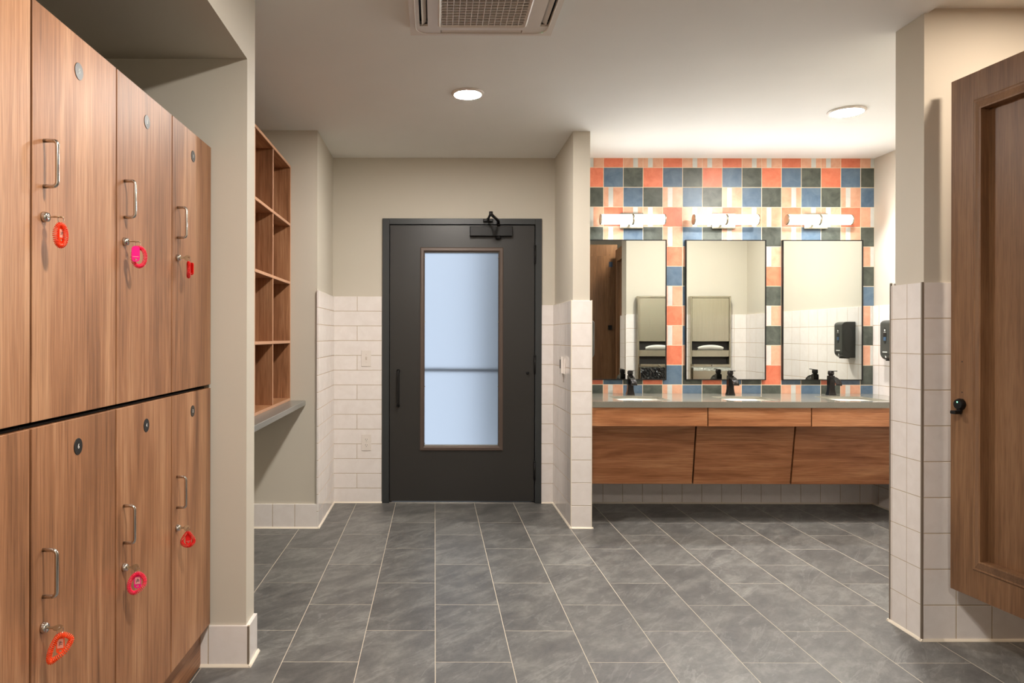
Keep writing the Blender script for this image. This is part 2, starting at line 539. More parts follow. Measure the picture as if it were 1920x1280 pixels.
# ceiling (a step up over the toilet stall, added to cut off its warm light)
ce = boxes((-2.1, 2.10, -1.75, 5.70, CEIL, CEIL+0.12), (2.10, 3.6, 3.16, 5.70, CEIL, CEIL+0.12), (2.10, 4.2, -1.75, 3.16, CEIL+0.02, CEIL+0.12))
struct('ceiling', ce, 'ceiling', 'smooth off-white painted ceiling')

DX0, DX1, DZ = -0.405, 0.827, 2.199      # door opening incl. frame
wb = boxes((-0.79, DX0, YB, YB+0.12, 0, CEIL), (DX1, 3.52, YB, YB+0.12, 0, CEIL), (DX0, DX1, YB, YB+0.12, DZ, CEIL))
wall_back = struct('wall_back', wb, 'paint', 'back wall around the dark door and behind the mirrors')
wall_door = struct('wall_left', boxes((-1.5, -0.79, 4.84, YB+0.12, 0, CEIL)), 'paint', 'wall block left of the dark door, end wall of the shelf alcove')
struct('wall_alcove', boxes((-1.50, -1.32, 2.94, 4.84, 0, CEIL)), 'paint', 'wall behind the cubby shelf')
wall_stub = struct('wall_stub', boxes((-1.50, -0.736, 2.82, 2.94, 0, CEIL)), 'paint', 'short beige wall end beside the lockers')
struct('wall_locker_side', boxes((-1.62, -1.50, -1.75, 2.94, 0, CEIL)), 'paint', 'wall behind the lockers')
struct('wall_soffit', boxes((-1.50, -0.736, -1.62, 2.82, 2.374, CEIL)), 'paint', 'dropped beige bulkhead above the lockers')
wall_part = struct('wall_partition', boxes((0.93, 1.045, 4.85, YB, 0, CEIL)), 'paint', 'short wall between the door bay and the sinks')
wall_right = struct('wall_right', boxes((3.40, 3.52, 3.26, YB, 0, CEIL)), 'paint', 'right wall of the sink bay')
wall_stall = struct('wall_stall', boxes((2.085, 3.52, 3.07, 3.26, 0, CEIL+0.04), (3.52, 4.12, 3.07, 3.26, 0, CEIL+0.04)), 'paint', 'wall between the toilet stall and the sink bay')
struct('wall_stall_side', boxes((4.0, 4.12, -1.62, 3.07, 0, CEIL+0.02)), 'paint', 'far side wall of the toilet stalls')
struct('wall_front', boxes((-1.62, 4.12, -1.75, -1.62, 0, CEIL+0.02)), 'paint', 'wall behind the camera')

WT = ['white_tile', 'grout', 'edge_metal']
# back wall, left of the door: long tiles in running bond
b = MB()
tile_field(b, (-0.79, YB, 0), X3, Z3, -Y3, 0.381, 1.596, 0.381, 0.114, 0.0, 0.0, half=True, half_phase=0, th=0.012)
b.build('tile_wainscot', WT, wall_back)
b = MB()
tile_field(b, (-0.79, 4.828, 0), Y3, Z3, X3, YB-4.828-0.012, 1.596, 0.381, 0.114, -0.01, 0.0, half=True, half_phase=1, th=0.012)
b.build('tile_wainscot', WT, wall_door)
# narrow strip right of the door, partition sides and end
b = MB()
tile_field(b, (DX1, YB, 0), X3, Z3, -Y3, 0.918-DX1, 1.532, 0.153, 0.1532, -0.06, 0.0, th=0.012)
b.build('tile_wainscot', WT, wall_back)
b = MB()
tile_field(b, (0.93, 4.850, 0), Y3, Z3, -X3, YB-4.850-0.012, 1.532, 0.305, 0.1532, -0.152, 0.0, th=0.012)
tile_field(b, (0.918, 4.85, 0), X3, Z3, -Y3, 0.139, 1.532, 0.139, 0.1532, 0.0, 0.0, th=0.012)
tile_field(b, (1.045, 4.850, 0), Y3, Z3, X3, YB-4.850-0.012, 1.532, 0.153, 0.1532, 0.0, 0.0, th=0.012)
b.slot = 3
b.box(0.916, 0.9215, 4.8365, 4.842, 0, 1.534).box(1.0545, 1.059, 4.8365, 4.842, 0, 1.534)
b.build('tile_wainscot', WT+['cove'], wall_part)
# decorative wall behind the mirrors: coral, blue, charcoal, and peach with a pale stripe (P left of centre, Q right of centre)
ROWS = ['POQPOQPOQPOQPOQ', 'OBKOBKOBKOBKOBK', 'KPBKPBKPBKQBKPB', 'POQPOQPOQPOQPOQ', 'KPBKPBKPBKQBKPK',
        'POQKOPBKOPBKOBQ', 'KPBKBKPBKOQBKPK', 'OBKOPBOBKKPBKPB', 'KPBKOPBKOPQBKOQ', 'POQPPBOBKKPBKPK',
        'KPBKOPBKOPQBKOQ', 'OBKOBKOBKOBKOBK', 'KPBKPBKPBKQBKPB']
pt = 0.1530; zt = 2.597; jx = 1.3036
deco = MB()
SL = {'O': 0, 'B': 1, 'K': 2}
ZLOW = 0.852
for r, row in enumerate(ROWS):
    z1 = CEIL if r == 0 else zt-(r-1)*0.1526
    z0 = zt-r*0.1526
    for c, ch in enumerate(row):
        xa, xb = jx+(c-1)*pt, jx+c*pt
        x0, x1 = max(xa, 1.046), min(xb, 3.399)
        if ch in SL:
            # fixed corner: row 5 etc. keep the joint pattern
            deco.tile((0, YB, 0), X3, Z3, -Y3, x0+0.0016, x1-0.0016, max(z0, ZLOW-0.01)+0.0016, z1-0.0016, 0.011, 0.0014, SL[ch])
        else:
            s0, s1 = (0.25, 0.49) if ch == 'P' else (0.50, 0.74)
            rv = random.random()
            cuts = [(x0+0.0016, min(xa+s0*pt, x1-0.0016), 3), (max(xa+s0*pt, x0+0.0016), min(xa+s1*pt, x1-0.0016), 4), (max(xa+s1*pt, x0+0.0016), x1-0.0016, 3)]
            for u0, u1, sl in cuts:
                if u1-u0 > 0.002:
                    deco.tile((0, YB, 0), X3, Z3, -Y3, u0, u1, max(z0, ZLOW-0.01)+0.0016, z1-0.0016, 0.011, 0.0006, sl, rv)
deco.tile((0, YB, 0), X3, Z3, -Y3, 1.045, 3.399, ZLOW-0.01, CEIL, 0.0104, 0.0001, 5)
deco.build('decorative_tile', ['orange', 'blue', 'dark', 'peach', 'stripe', 'deco_grout'], wall_back)
b = MB()
tile_field(b, (1.045, YB, 0), X3, Z3, -Y3, 3.40-1.045, ZLOW-0.012, 0.153, 0.1532, jx-1.045-0.306, 0.0, th=0.012)
b.build('tile_wainscot', WT, wall_back)
# sink bay right wall
b = MB()
tile_field(b, (3.40, 3.272, 0), Y3, Z3, -X3, YB-3.272-0.012, 1.532, 0.153, 0.1532, (YB-3.272-0.012-0.076) % 0.153, 0.0, th=0.012)
b.build('tile_wainscot', WT, wall_right)
# stall wall: end, stall side, sink side
b = MB()
tile_field(b, (2.082, 3.058, 0), Y3, Z3, -X3, 0.214, 1.522, 0.102, 0.1522, 0.098-0.102, 0.0, th=0.012, ch=0.0003)
tile_field(b, (2.082, 3.07, 0), X3, Z3, -Y3, 1.918, 1.522, 0.152, 0.1522, -0.016, 0.0, th=0.012)
tile_field(b, (2.082, 3.26, 0), X3, Z3, Y3, 1.318-0.012, 1.532, 0.153, 0.1532, 3.254-2.082-0.153*8, 0.0, th=0.012)
b.slot = 2
b.box(2.068, 2.076, 3.0555, 3.0635, 0, 1.524).box(2.0685, 2.076, 3.2665, 3.2745, 0, 1.534)
b.build('tile_wainscot', WT, wall_stall)

# tile baseboards
b = MB()
tile_field(b, (-0.933, 2.82, 0.0), X3, Z3, -Y3, 0.211, 0.158, 0.1535, 0.5, 0.052-0.1535, 0.0, th=0.012)
tile_field(b, (-0.736, 2.820, 0.0), Y3, Z3, X3, 0.120, 0.158, 0.20, 0.5, 0.0, 0.0, th=0.014)
b.slot = 2
b.box(-0.728, -0.721, 2.8065, 2.812, 0, 0.158)
tag(b.build('baseboard_stub', WT), 'white tile base around the short wall beside the lockers', 'structure', None, 'structure')
b = MB()
tile_field(b, (-1.32, 4.84, 0), X3, Z3, -Y3, 0.530, 0.162, 0.149, 0.5, (1.32-0.787) % 0.149, 0.0, th=0.012)
tag(b.build('baseboard_alcove', WT), 'white square tile base under the shelf alcove', 'structure', None, 'structure')

def cove(name, segs, label):
    m = MB()
    for (x0, y0, x1, y1, nx, ny) in segs:
        d = 0.010
        p = [(0, 0), (d, 0), (d*0.9, d*0.35), (d*0.35, d*0.9), (0, d)]
        A, B = Vector((x0, y0, 0)), Vector((x1, y1, 0)); nn = Vector((nx, ny, 0))
        a = [m.bm.verts.new(A+nn*q[0]+Z3*q[1]) for q in p]
        c_ = [m.bm.verts.new(B+nn*q[0]+Z3*q[1]) for q in p]
        fs = [m.bm.faces.new(a), m.bm.faces.new(list(reversed(c_)))]
        for i in range(5):
            j = (i+1) % 5
            fs.append(m.bm.faces.new([a[i], c_[i], c_[j], a[j]]))
        bmesh.ops.recalc_face_normals(m.bm, faces=fs)
    struct(name, m, 'cove', label)
cove('trim_1', [(-0.778, 5.568, DX0, 5.568, 0, -1), (-0.778, 4.818, -0.778, 5.568, 1, 0), (-1.32, 4.828, -0.768, 4.828, 0, -1)], 'white cove bead along the floor left of the door')
cove('trim_2', [(DX1, 5.568, 0.918, 5.568, 0, -1), (0.918, 4.828, 0.918, 5.568, -1, 0), (0.908, 4.838, 1.067, 4.838, 0, -1), (1.057, 4.828, 1.057, 5.568, 1, 0)], 'white cove bead around the short partition')
cove('trim_3', [(1.057, 5.568, 3.388, 5.568, 0, -1), (3.388, 3.272, 3.388, 5.568, -1, 0)], 'white cove bead below the sinks')
cove('trim_4', [(2.070, 3.048, 2.070, 3.282, -1, 0), (2.060, 3.058, 4.0, 3.058, 0, -1), (2.06, 3.272, 3.388, 3.272, 0, 1)], 'white cove bead around the stall wall')
cove('trim_5', [(-0.933, 2.808, -0.712, 2.808, 0, -1), (-0.722, 2.798, -0.722, 2.95, 1, 0)], 'white cove bead around the short wall by the lockers')

# outside beyond the glazed door
struct('wall_exterior', boxes((0.455, 1.3, 7.0, 7.3, -0.02, 3.4)), 'outside', 'pale wall outside the door')

# ================================================================ DOOR
door = thing('door_1', 'charcoal steel door with a tall frosted glass panel', 'structure', (0.213, YB, 0), 0, None, 'structure')
ox = 0.213
f = MB()
f.box(DX0-ox, -0.351-ox, -0.018, 0.11, 0, DZ, bev=0.002).box(0.777-ox, DX1-ox, -0.018, 0.11, 0, DZ, bev=0.002).box(-0.3515-ox, 0.7775-ox, -0.018, 0.11, 2.154, DZ, bev=0.002)
f.box(-0.352-ox, -0.332-ox, 0.047, 0.075, 0.0, 2.155).box(0.758-ox, 0.778-ox, 0.047, 0.075, 0.0, 2.155).box(-0.332-ox, 0.758-ox, 0.047, 0.075, 2.137, 2.155)
f.build('door_frame', 'frame_paint', door)
gx0, gx1, gz0, gz1 = -0.078-ox, 0.492-ox, 0.441, 1.935     # glass opening
l = MB()
lx0, lx1 = -0.346-ox, 0.772-ox
l.box(lx0, gx0, 0.0, 0.045, 0.012, 2.149).box(gx1, lx1, 0.0, 0.045, 0.012, 2.149)
l.box(gx0, gx1, 0.0, 0.045, gz1, 2.149).box(gx0, gx1, 0.0, 0.045, 0.012, gz0)
l.build('door_leaf', 'door_paint', door)
g = MB()
w = 0.034
def bead(m, x0, x1, z0, z1, w, y0, y1):
    """mitred picture-frame bead, bevelled towards the pane"""
    out = [(x0, z0), (x1, z0), (x1, z1), (x0, z1)]
    inn = [(x0+w, z0+w), (x1-w, z0+w), (x1-w, z1-w), (x0+w, z1-w)]
    mid0 = [(x0+w*.18, z0+w*.18), (x1-w*.18, z0+w*.18), (x1-w*.18, z1-w*.18), (x0+w*.18, z1-w*.18)]
    mid1 = [(x0+w*.72, z0+w*.72), (x1-w*.72, z0+w*.72), (x1-w*.72, z1-w*.72), (x0+w*.72, z1-w*.72)]
    rings = [[m.bm.verts.new((p[0], y, p[1])) for p in ring] for ring, y in
             [(out, y1), (out, y0+0.004), (mid0, y0), (mid1, y0), (inn, y0+0.008), (inn, y1)]]
    for a, c_ in zip(rings, rings[1:]):
        for i in range(4):
            m.bm.faces.new([a[i], a[(i+1) % 4], c_[(i+1) % 4], c_[i]])
    bmesh.ops.recalc_face_normals(m.bm, faces=m.bm.faces[:])
    return m
bead(g, -0.112-ox, 0.530-ox, 0.405, 1.977, w, -0.014, 0.020)
g.build('glazing_bead', 'bronze', door)
g = MB().box(gx0-0.01, gx1+0.01, 0.022, 0.028, gz0-0.01, gz1+0.01)
g.build('glass_pane', 'frost', door)
s_ = MB()
for z in (0.46, 0.9, 1.4, 1.9):
    for x in (gx0+0.002, gx1-0.002):
        s_.lathe([(0.004, 0), (0.003, 0.003)], (x, -0.006, z), (0, -1, 0), 8)
s_.slot = 0
s_.box(gx0, gx1, 0.012, 0.021, gz0-0.004, gz0+0.007)
s_.build('glazing_screw', 'chrome', door)
pb = MB().tube([(gx0-0.10, 0.125, 1.024), (gx1+0.10, 0.125, 1.018)], 0.0135, 10)
pb.box(gx0-0.12, gx0-0.07, 0.045, 0.14, 0.99, 1.05).box(gx1+0.07, gx1+0.12, 0.045, 0.14, 0.99, 1.05)
pb.build('push_bar', 'black_metal', door)
h = MB()
hz0, hz1, hx = 0.752, 1.022, -0.281-ox
path = [(hx, 0.002, hz0)]+[(hx, -0.045+0.018*math.cos(a), hz0-0.0+0.018-0.018*math.sin(a)) for a in ()]
path = [(hx, 0.002, hz0), (hx, -0.025, hz0), (hx, -0.038, hz0+0.004), (hx, -0.045, hz0+0.013), (hx, -0.046, hz0+0.03),
        (hx, -0.046, hz1-0.03), (hx, -0.045, hz1-0.013), (hx, -0.038, hz1-0.004), (hx, -0.025, hz1), (hx, 0.002, hz1)]
h.tube(path, 0.0105, 12)
h.lathe([(0.015, 0), (0.015, 0.004)], (hx, 0, hz0), (0, -1, 0), 16).lathe([(0.015, 0), (0.015, 0.004)], (hx, 0, hz1), (0, -1, 0), 16)
tag(h.build('pull_handle', 'black_metal', door), 'black D-shaped pull handle')
for hz in (1.92, 1.07, 0.25):
    hg = MB().lathe([(0.007, -0.07), (0.007, 0.07)], (0.7745-ox, -0.024, hz), (0, 0, 1), 10)
    hg.box(0.768-ox, 0.781-ox, -0.019, 0.003, hz-0.068, hz+0.068)
    hg.lathe([(0.0085, 0.07), (0.0085, 0.074), (0.003, 0.080)], (0.7745-ox, -0.024, hz), (0, 0, 1), 10)
    hg.build('hinge', 'black_metal', door)
kn = MB().lathe([(0.007, 0), (0.007, 0.010), (0.011, 0.014), (0.011, 0.022), (0.006, 0.026)], (0.719-ox, 0, 1.007), (0, -1, 0), 16)
tag(kn.build('door_knob_stop', 'black_metal', door), 'small black stud')
cl = MB()
cl.box(0.270-ox, 0.598-ox, -0.048, 0.0, 2.060, 2.136, bev=0.004)
clo = cl.build('door_closer', 'black_metal', door)
cp = MB().lathe([(0.022, 0), (0.022, 0.016), (0.015, 0.020), (0.006, 0.022)], (0.49-ox, -0.026, 2.060), (0, 0, -1), 20)
cp.lathe([(0.012, 0), (0.012, 0.030)], (0.49-ox, -0.026, 2.136), (0, 0, 1), 14)
cp.build('closer_spindle', 'black_metal', clo)
ar = MB()
ex, ey, ez = 0.407-ox, 5.235-YB, 2.178
ar.tube([(0.49-ox, -0.03, 2.160), (0.487-ox, -0.06, 2.172), (0.465-ox, -0.14, 2.176), (0.437-ox, -0.24, 2.176), (ex, ey, ez)], 0.011, 8)
ar.tube([(ex, ey, ez+0.004), (0.407-ox, -0.20, 2.186), (0.408-ox, -0.045, 2.186)], 0.009, 8)
ar.lathe([(0.014, -0.014), (0.014, 0.018)], (ex, ey, ez), (0, 0, 1), 14)
ar.build('closer_arm', 'black_metal', clo)
br = MB().box(0.372-ox, 0.446-ox, -0.052, -0.018, 2.172, 2.192, bev=0.003)
br.lathe([(0.010, -0.012), (0.010, 0.014)], (0.408-ox, -0.045, 2.186), (0, 0, 1), 12)
br.build('closer_bracket', 'black_metal', clo)
sw = MB().box(-0.346-ox, 0.772-ox, -0.010, 0.06, 0.0, 0.007)  # bright metal strip stands for the daylight gap under the door
tag(sw.build('daylight_strip', 'chrome', door), 'bright strip standing for daylight under the door')

# wall plates
def wall_plate(name, label, cat, x, z, kind):
    t = thing(name, label, cat, (x, YB-0.0118, z))
    MB().box(-0.0375, 0.0375, -0.006, 0, -0.062, 0.062, bev=0.002, seg=2).build('cover_plate', 'plastic_white', t)
    if kind == 'switch':
        MB().box(-0.006, 0.006, -0.0065, -0.0055, -0.013, 0.013).build('toggle_slot', 'plastic_grey', t)
        m = MB().box(-0.0042, 0.0042, -0.017, -0.006, 0.000, 0.009, bev=0.001)
        m.build('toggle', 'plastic_grey', t)
    else:
        for dz in (0.0215, -0.0215):
            m = MB().lathe([(0.017, 0), (0.017, 0.0018)], (0, -0.006, dz), (0, -1, 0), 24)
            r = m.build('socket', 'plastic_white', t)
            s = MB().box(-0.0075, -0.0050, -0.0083, -0.0077, dz+0.000, dz+0.009).box(0.0050, 0.0075, -0.0083, -0.0077, dz+0.001, dz+0.008)
            s.lathe([(0.0027, 0.0017), (0.0027, 0.0023)], (0, -0.006, dz-0.008), (0, -1, 0), 10)
            s.build('socket_slot', 'slot_dark', r)
    for dz in ((0.0300, -0.0300) if kind == 'switch' else (0.0,)):
        MB().lathe([(0.003, 0.0), (0.003, 0.0008)], (0, -0.006, dz), (0, -1, 0), 10).build('screw', 'plastic_grey', t)
wall_plate('light_switch', 'white toggle light switch on the tiles left of the dark door', 'switch', -0.5285, 1.117, 'switch')
wall_plate('power_outlet', 'white double power outlet low on the tiles left of the dark door', 'outlet', -0.526, 0.467, 'outlet')

# thermostat-like controller on the partition
t = thing('wall_controller', 'small white controller in a holder on the glossy side of the short tiled wall', 'controller', (0.918, 5.09, 1.085))
MB().box(-0.012, -0.0003, -0.033, 0.033, -0.062, 0.050, bev=0.002).build('holder', 'plastic_white', t)
MB().box(-0.030, -0.012, -0.027, 0.027, -0.058, 0.062, bev=0.003, seg=2).build('body', 'plastic_white', t)
MB().box(-0.0308, -0.0298, -0.019, 0.019, -0.020, 0.042).build('screen', 'slot_dark', t)
m = MB().tube([(-0.010, 0.0, -0.060), (-0.010, 0.0, -0.078)], 0.004, 8)
m.tube([(-0.008, 0.0, -0.078), (-0.007, 0.001, -0.118)], 0.0018, 6)
m.build('cord', 'plastic_grey', t)

# ================================================================ LOCKERS
LX, LP, LY0 = -0.874, 0.4175, 2.811
BACK = -1.46
def d_handle(y, z0, z1, x=0.0, out=0.031, r=0.0045):
    rr = 0.010
    pts = [(x, y, z0), (x+out-rr, y, z0)]
    for a in (22, 45, 68): pts.append((x+out-rr+rr*math.sin(math.radians(a)), y, z0+rr-rr*math.cos(math.radians(a))))
    pts += [(x+out, y, z0+rr), (x+out, y, (z0+z1)/2), (x+out, y, z1-rr)]
    for a in (68, 45, 22): pts.append((x+out-rr+rr*math.sin(math.radians(a)), y, z1-rr+rr*math.cos(math.radians(a))))
    pts += [(x+out-rr, y, z1), (x, y, z1)]
    return MB().tube(pts, r, 12)
def make_locker(label, col, upper, number):
    """origin at the floor, at the locker's right-hand (far) front edge"""
    y1 = LY0-col*LP
    t = thing('locker', label, 'locker', (LX, y1, 0.163 if not upper else 1.096), 0, 'wood lockers in two tiers')
    H = 0.927 if not upper else 0.930
    dep = BACK-LX
    b = MB()
    b.box(dep, -0.026, -LP+0.0015, -0.0015, 0.0, H)
    b.build('locker_body', 'gap', t)
    g = 0.0042 if col else 0.0018
    d = MB().box(-0.019, 0.0, -LP+0.0042, -g, 0.005, H-0.003, bev=0.0008)
    dr = d.build('locker_door', 'wood_v', t)
    yh = -LP+0.049
    base = 1.096 if upper else 0.163
    hz = (1.6225-base, 1.7245-base) if upper else (0.707-base, 0.811-base)
    tag(d_handle(yh, hz[0], hz[1]).build('handle', 'chrome', dr), 'chrome D-shaped handle')
    lz = (1.554 if upper else 0.638)-base
    lk = MB().lathe([(0.012, 0), (0.012, 0.003), (0.0105, 0.008), (0.0095, 0.0115), (0.004, 0.0117)], (0, yh, lz), (1, 0, 0), 24)
    lk.slot = 1
    lk.box(0.0112, 0.0121, yh-0.0045, yh+0.0045, lz-0.0008, lz+0.0008)
    lk.build('cam_lock', ['chrome', 'slot_dark'], dr)
    pz = (1.937 if upper else 1.018)-base
    yc = -LP/2-0.002
    pl = MB().lathe([(0.0205, 0), (0.0205, 0.0012), (0.020, 0.0016)], (0, yc, pz), (1, 0, 0), 36)
    if number:
        text_into(pl, number, 0.0165, frame4((0.0018, yc, pz), (0, 1, 0), (0, 0, 1), (1, 0, 0)), 1, 0.0003)
    pl.build('number_plate', ['black_plate', 'white_ink'], dr)
    return t
who = {(0, 1): '1', (0, 0): '2', (1, 1): '3', (1, 0): '4', (2, 1): '5', (2, 0): '6', (3, 1): '7', (3, 0): '8'}
desc = {(0, 1): 'upper wood locker numbered 1, farthest of the upper row',
        (0, 0): 'lower wood locker numbered 2, farthest of the lower row beside the beige wall end',
        (1, 1): 'upper wood locker numbered 3, with the magenta key tag hanging on it',
        (1, 0): 'lower wood locker numbered 4, second from the beige wall end, with pink key coil',
        (2, 1): 'upper wood locker numbered 5, second from the left edge, with red-orange key coil',
        (2, 0): 'lower wood locker numbered 6, with the slanted orange key coil hanging on it',
        (3, 1): 'upper wood locker cut by the left edge of the picture',
        (3, 0): 'lower wood locker cut by the left edge of the picture'}
for (c_, u_), nmb in who.items():
    make_locker(desc[(c_, u_)], c_, bool(u_), nmb)
n_more = 0
pl = thing('locker_plinth', 'recessed wood plinth under the row of lockers', 'plinth', (LX, LY0, 0))
MB().box(-0.055, -0.037, -4*LP, 0.0, 0.004, 0.1625).build('plinth_board', 'wood_y', pl)
MB().box(-0.50, -0.055, -4*LP, 0.0, 0.004, 0.1625).build('plinth_frame', 'gap', pl)

# key fobs: key, ring, coil wristband and tag as one thing
def smooth_loop(pts, n):
    out = []
    m = len(pts)
    for i in range(n):
        s = i/n*m; k = int(s); f_ = s-k
        p0, p1, p2, p3 = [Vector(pts[(k+j) % m]) for j in (-1, 0, 1, 2)]
        out.append(0.5*((2*p1)+(-p0+p2)*f_+(2*p0-5*p1+4*p2-p3)*f_*f_+(-p0+3*p1-3*p2+p3)*f_**3))
    return out
def key_fob(label, col, upper, mat, outline, az, turns, tagspec, tagmat, text, bow_rot, rc=0.0053, wire=0.00125):
    """outline: loop in metres (u across, w up) below the ring; az: heading of u in the floor plane"""
    y = LY0-col*LP-LP+0.049
    z = 1.554 if upper else 0.638
    t = thing('key_fob', label, 'key fob', (LX+0.0125, y, z), 0, 'coil key fobs in the locker locks')
    R = Matrix.Rotation(bow_rot, 3, 'X')
    k = MB()
    k.box(-0.0006, 0.014, -0.0036, 0.0036, -0.0009, 0.0009, M4=R.to_4x4())
    n = 20
    # bow: flat disc with a hole near its outer edge
    ctr = Vector((0.0215, 0, 0)); hole = Vector((0.0262, 0, 0))
    outer, inner = [], []
    for s in (-0.0009, 0.0009):
        outer.append([k.bm.verts.new(R @ (ctr+Vector((0.0105*math.cos(2*PI*i/n), 0.0098*math.sin(2*PI*i/n), s)))) for i in range(n)])
        inner.append([k.bm.verts.new(R @ (hole+Vector((0.0028*math.cos(2*PI*i/n), 0.0028*math.sin(2*PI*i/n), s)))) for i in range(n)])
    for i in range(n):
        j = (i+1) % n
        k.bm.faces.new([outer[0][i], outer[0][j], outer[1][j], outer[1][i]])
        k.bm.faces.new([inner[0][j], inner[0][i], inner[1][i], inner[1][j]])
        k.bm.faces.new([outer[1][i], outer[1][j], inner[1][j], inner[1][i]])
        k.bm.faces.new([outer[0][j], outer[0][i], inner[0][i], inner[0][j]])
    k.build('key', 'brass', t)
    hang = R @ hole
    U = Vector((math.cos(az), math.sin(az), 0))
    rg = MB()
    rr = 0.0075
    rc0 = hang-Z3*(rr-0.001)
    Ur = Vector((math.cos(az+0.5), math.sin(az+0.5), 0))
    rg.tube([rc0+Ur*rr*math.cos(2*PI*i/28)+Z3*rr*math.sin(2*PI*i/28) for i in range(28)], 0.0007, 6, closed=True)
    rg.build('split_ring', 'chrome', t)
    top = rc0-Z3*rr
    loop = smooth_loop([(p[0], p[1]) for p in outline], 240)
    Nn = U.cross(Z3)
    pts = []
    L = len(loop)
    steps = turns*10
    for i in range(steps):
        s = i/steps*L; a = int(s) % L; f_ = s-int(s)
        p = loop[a].lerp(loop[(a+1) % L], f_)
        tan = (loop[(a+1) % L]-loop[a-1]).normalized()
        T3 = U*tan.x+Z3*tan.y
        S3 = T3.cross(Nn).normalized()
        ph = 2*PI*i/10
        pts.append(top+U*p.x+Z3*p.y+(S3*math.cos(ph)+Nn*math.sin(ph))*rc)
    cb = MB()
    cb.tube(pts, wire*0.92, 5, closed=True)
    cb.build('wrist_coil', mat, t)
    # tag: stadium shape with hole, paper label and its writing
    (tu, tw, tW, tH, tyaw, side, back) = tagspec
    a2 = az+tyaw
    TU = Vector((math.cos(a2), math.sin(a2), 0)); TN = TU.cross(Z3)
    o = top+U*tu+Z3*tw+TN*side
    tg = MB()
    def ring(w, h, y):
        pp = []
        rnd = w*0.42
        for (cx_, cy_, a0) in ((w/2-rnd, h/2-rnd, 0), (-w/2+rnd, h/2-rnd, 90), (-w/2+rnd, -h/2+rnd, 180), (w/2-rnd, -h/2+rnd, 270)):
            for a in (0, 30, 60, 90):
                an = math.radians(a0+a)
                pp.append(o+TU*(cx_+rnd*math.cos(an))+Z3*(cy_+rnd*math.sin(an))+TN*y)
        return [tg.bm.verts.new(p) for p in pp]
    A, B = ring(tW, tH, -0.0015), ring(tW, tH, 0.0015)
    hc = o-Z3*(tH/2-0.0058)
    hn = 16
    Ha = [tg.bm.verts.new(hc+(TU*math.cos(2*PI*i/hn)*tW*0.17+Z3*math.sin(2*PI*i/hn)*0.0026)-TN*0.0015) for i in range(hn)]
    Hb = [tg.bm.verts.new(hc+(TU*math.cos(2*PI*i/hn)*tW*0.17+Z3*math.sin(2*PI*i/hn)*0.0026)+TN*0.0015) for i in range(hn)]
    for i in range(16):
        j = (i+1) % 16
        tg.bm.faces.new([A[i], A[j], B[j], B[i]])
        tg.bm.faces.new([Ha[j], Ha[i], Hb[i], Hb[j]])
    def cap(outer_, inner_):
        es = []
        for rg_ in (outer_, inner_):
            for i in range(len(rg_)):
                e = tg.bm.edges.get((rg_[i], rg_[(i+1) % len(rg_)]))
                es.append(e)
        bmesh.ops.triangle_fill(tg.bm, use_beauty=True, use_dissolve=False, edges=es)
    cap(A, Ha); cap(B, Hb)
    bmesh.ops.recalc_face_normals(tg.bm, faces=tg.bm.faces[:])
    tob = tg.build('tag', tagmat, t)
    s = 1 if back else -1
    lb = MB()
    c0 = o+Z3*tH*0.10
    def q(u, w_, h_): return c0+TU*u+Z3*w_+TN*h_
    lw, lh = tW*0.36, tH*0.27
    if text:
        v_ = [lb.bm.verts.new(q(a, b_, hh)) for hh in (0.0016*s, 0.0021*s) for a, b_ in ((-lw, -lh), (lw, -lh), (lw, lh), (-lw, lh))]
        for idx in ((0, 1, 2, 3), (4, 5, 6, 7), (0, 1, 5, 4), (1, 2, 6, 5), (2, 3, 7, 6), (3, 0, 4, 7)):
            lb.bm.faces.new([v_[i] for i in idx])
        bmesh.ops.recalc_face_normals(lb.bm, faces=lb.bm.faces[:])
        zz = TN*s
        xx = -Z3
        yy = zz.cross(xx)
        text_into(lb, text, tW*0.62, frame4(c0+TN*(0.0023*s), xx, yy, zz), 1, 0.0002)
        lb.build('tag_label', ['tag_label_o' if 'orange' in mat else 'tag_label', 'ink'], tob)
    else:
        v_ = [lb.bm.verts.new(q(a, b_, hh)) for hh in (0.0014*s, 0.0019*s) for a, b_ in ((-lw, -lh-0.0012), (lw, -lh-0.0012), (lw, -lh+0.0002), (-lw, -lh+0.0002))]
        for idx in ((0, 1, 2, 3), (4, 5, 6, 7), (0, 1, 5, 4), (1, 2, 6, 5), (2, 3, 7, 6), (3, 0, 4, 7)):
            lb.bm.faces.new([v_[i] for i in idx])
        bmesh.ops.recalc_face_normals(lb.bm, faces=lb.bm.faces[:])
        lb.build('tag_slot', 'tag_label', tob)
    return t
AZ = math.radians(24)
def ell(cx_, cz_, a, b_, n=12, sk=0.0):
    return [(cx_+a*math.cos(PI/2-2*PI*i/n)+sk*b_*math.sin(PI/2-2*PI*i/n), cz_+b_*math.sin(PI/2-2*PI*i/n)) for i in range(n)]
key_fob('red-orange coil key fob hanging nearly round, in the lock of locker 5', 2, True, 'coil_redorange',
        ell(0.000, -0.0265, 0.0105, 0.0235), AZ+0.25, 36, (0.001, -0.026, 0.013, 0.034, 0.35, 0.000, True), 'coil_redorange', '5L', 0.0)
key_fob('pink coil key fob with a magenta tag in front, in the lock of locker 3', 1, True, 'coil_pink',
        ell(0.003, -0.0290, 0.0165, 0.0265, 12), AZ, 40, (-0.007, -0.0215, 0.0215, 0.044, 0.1, 0.010, True), 'tag_magenta', '', 0.0)
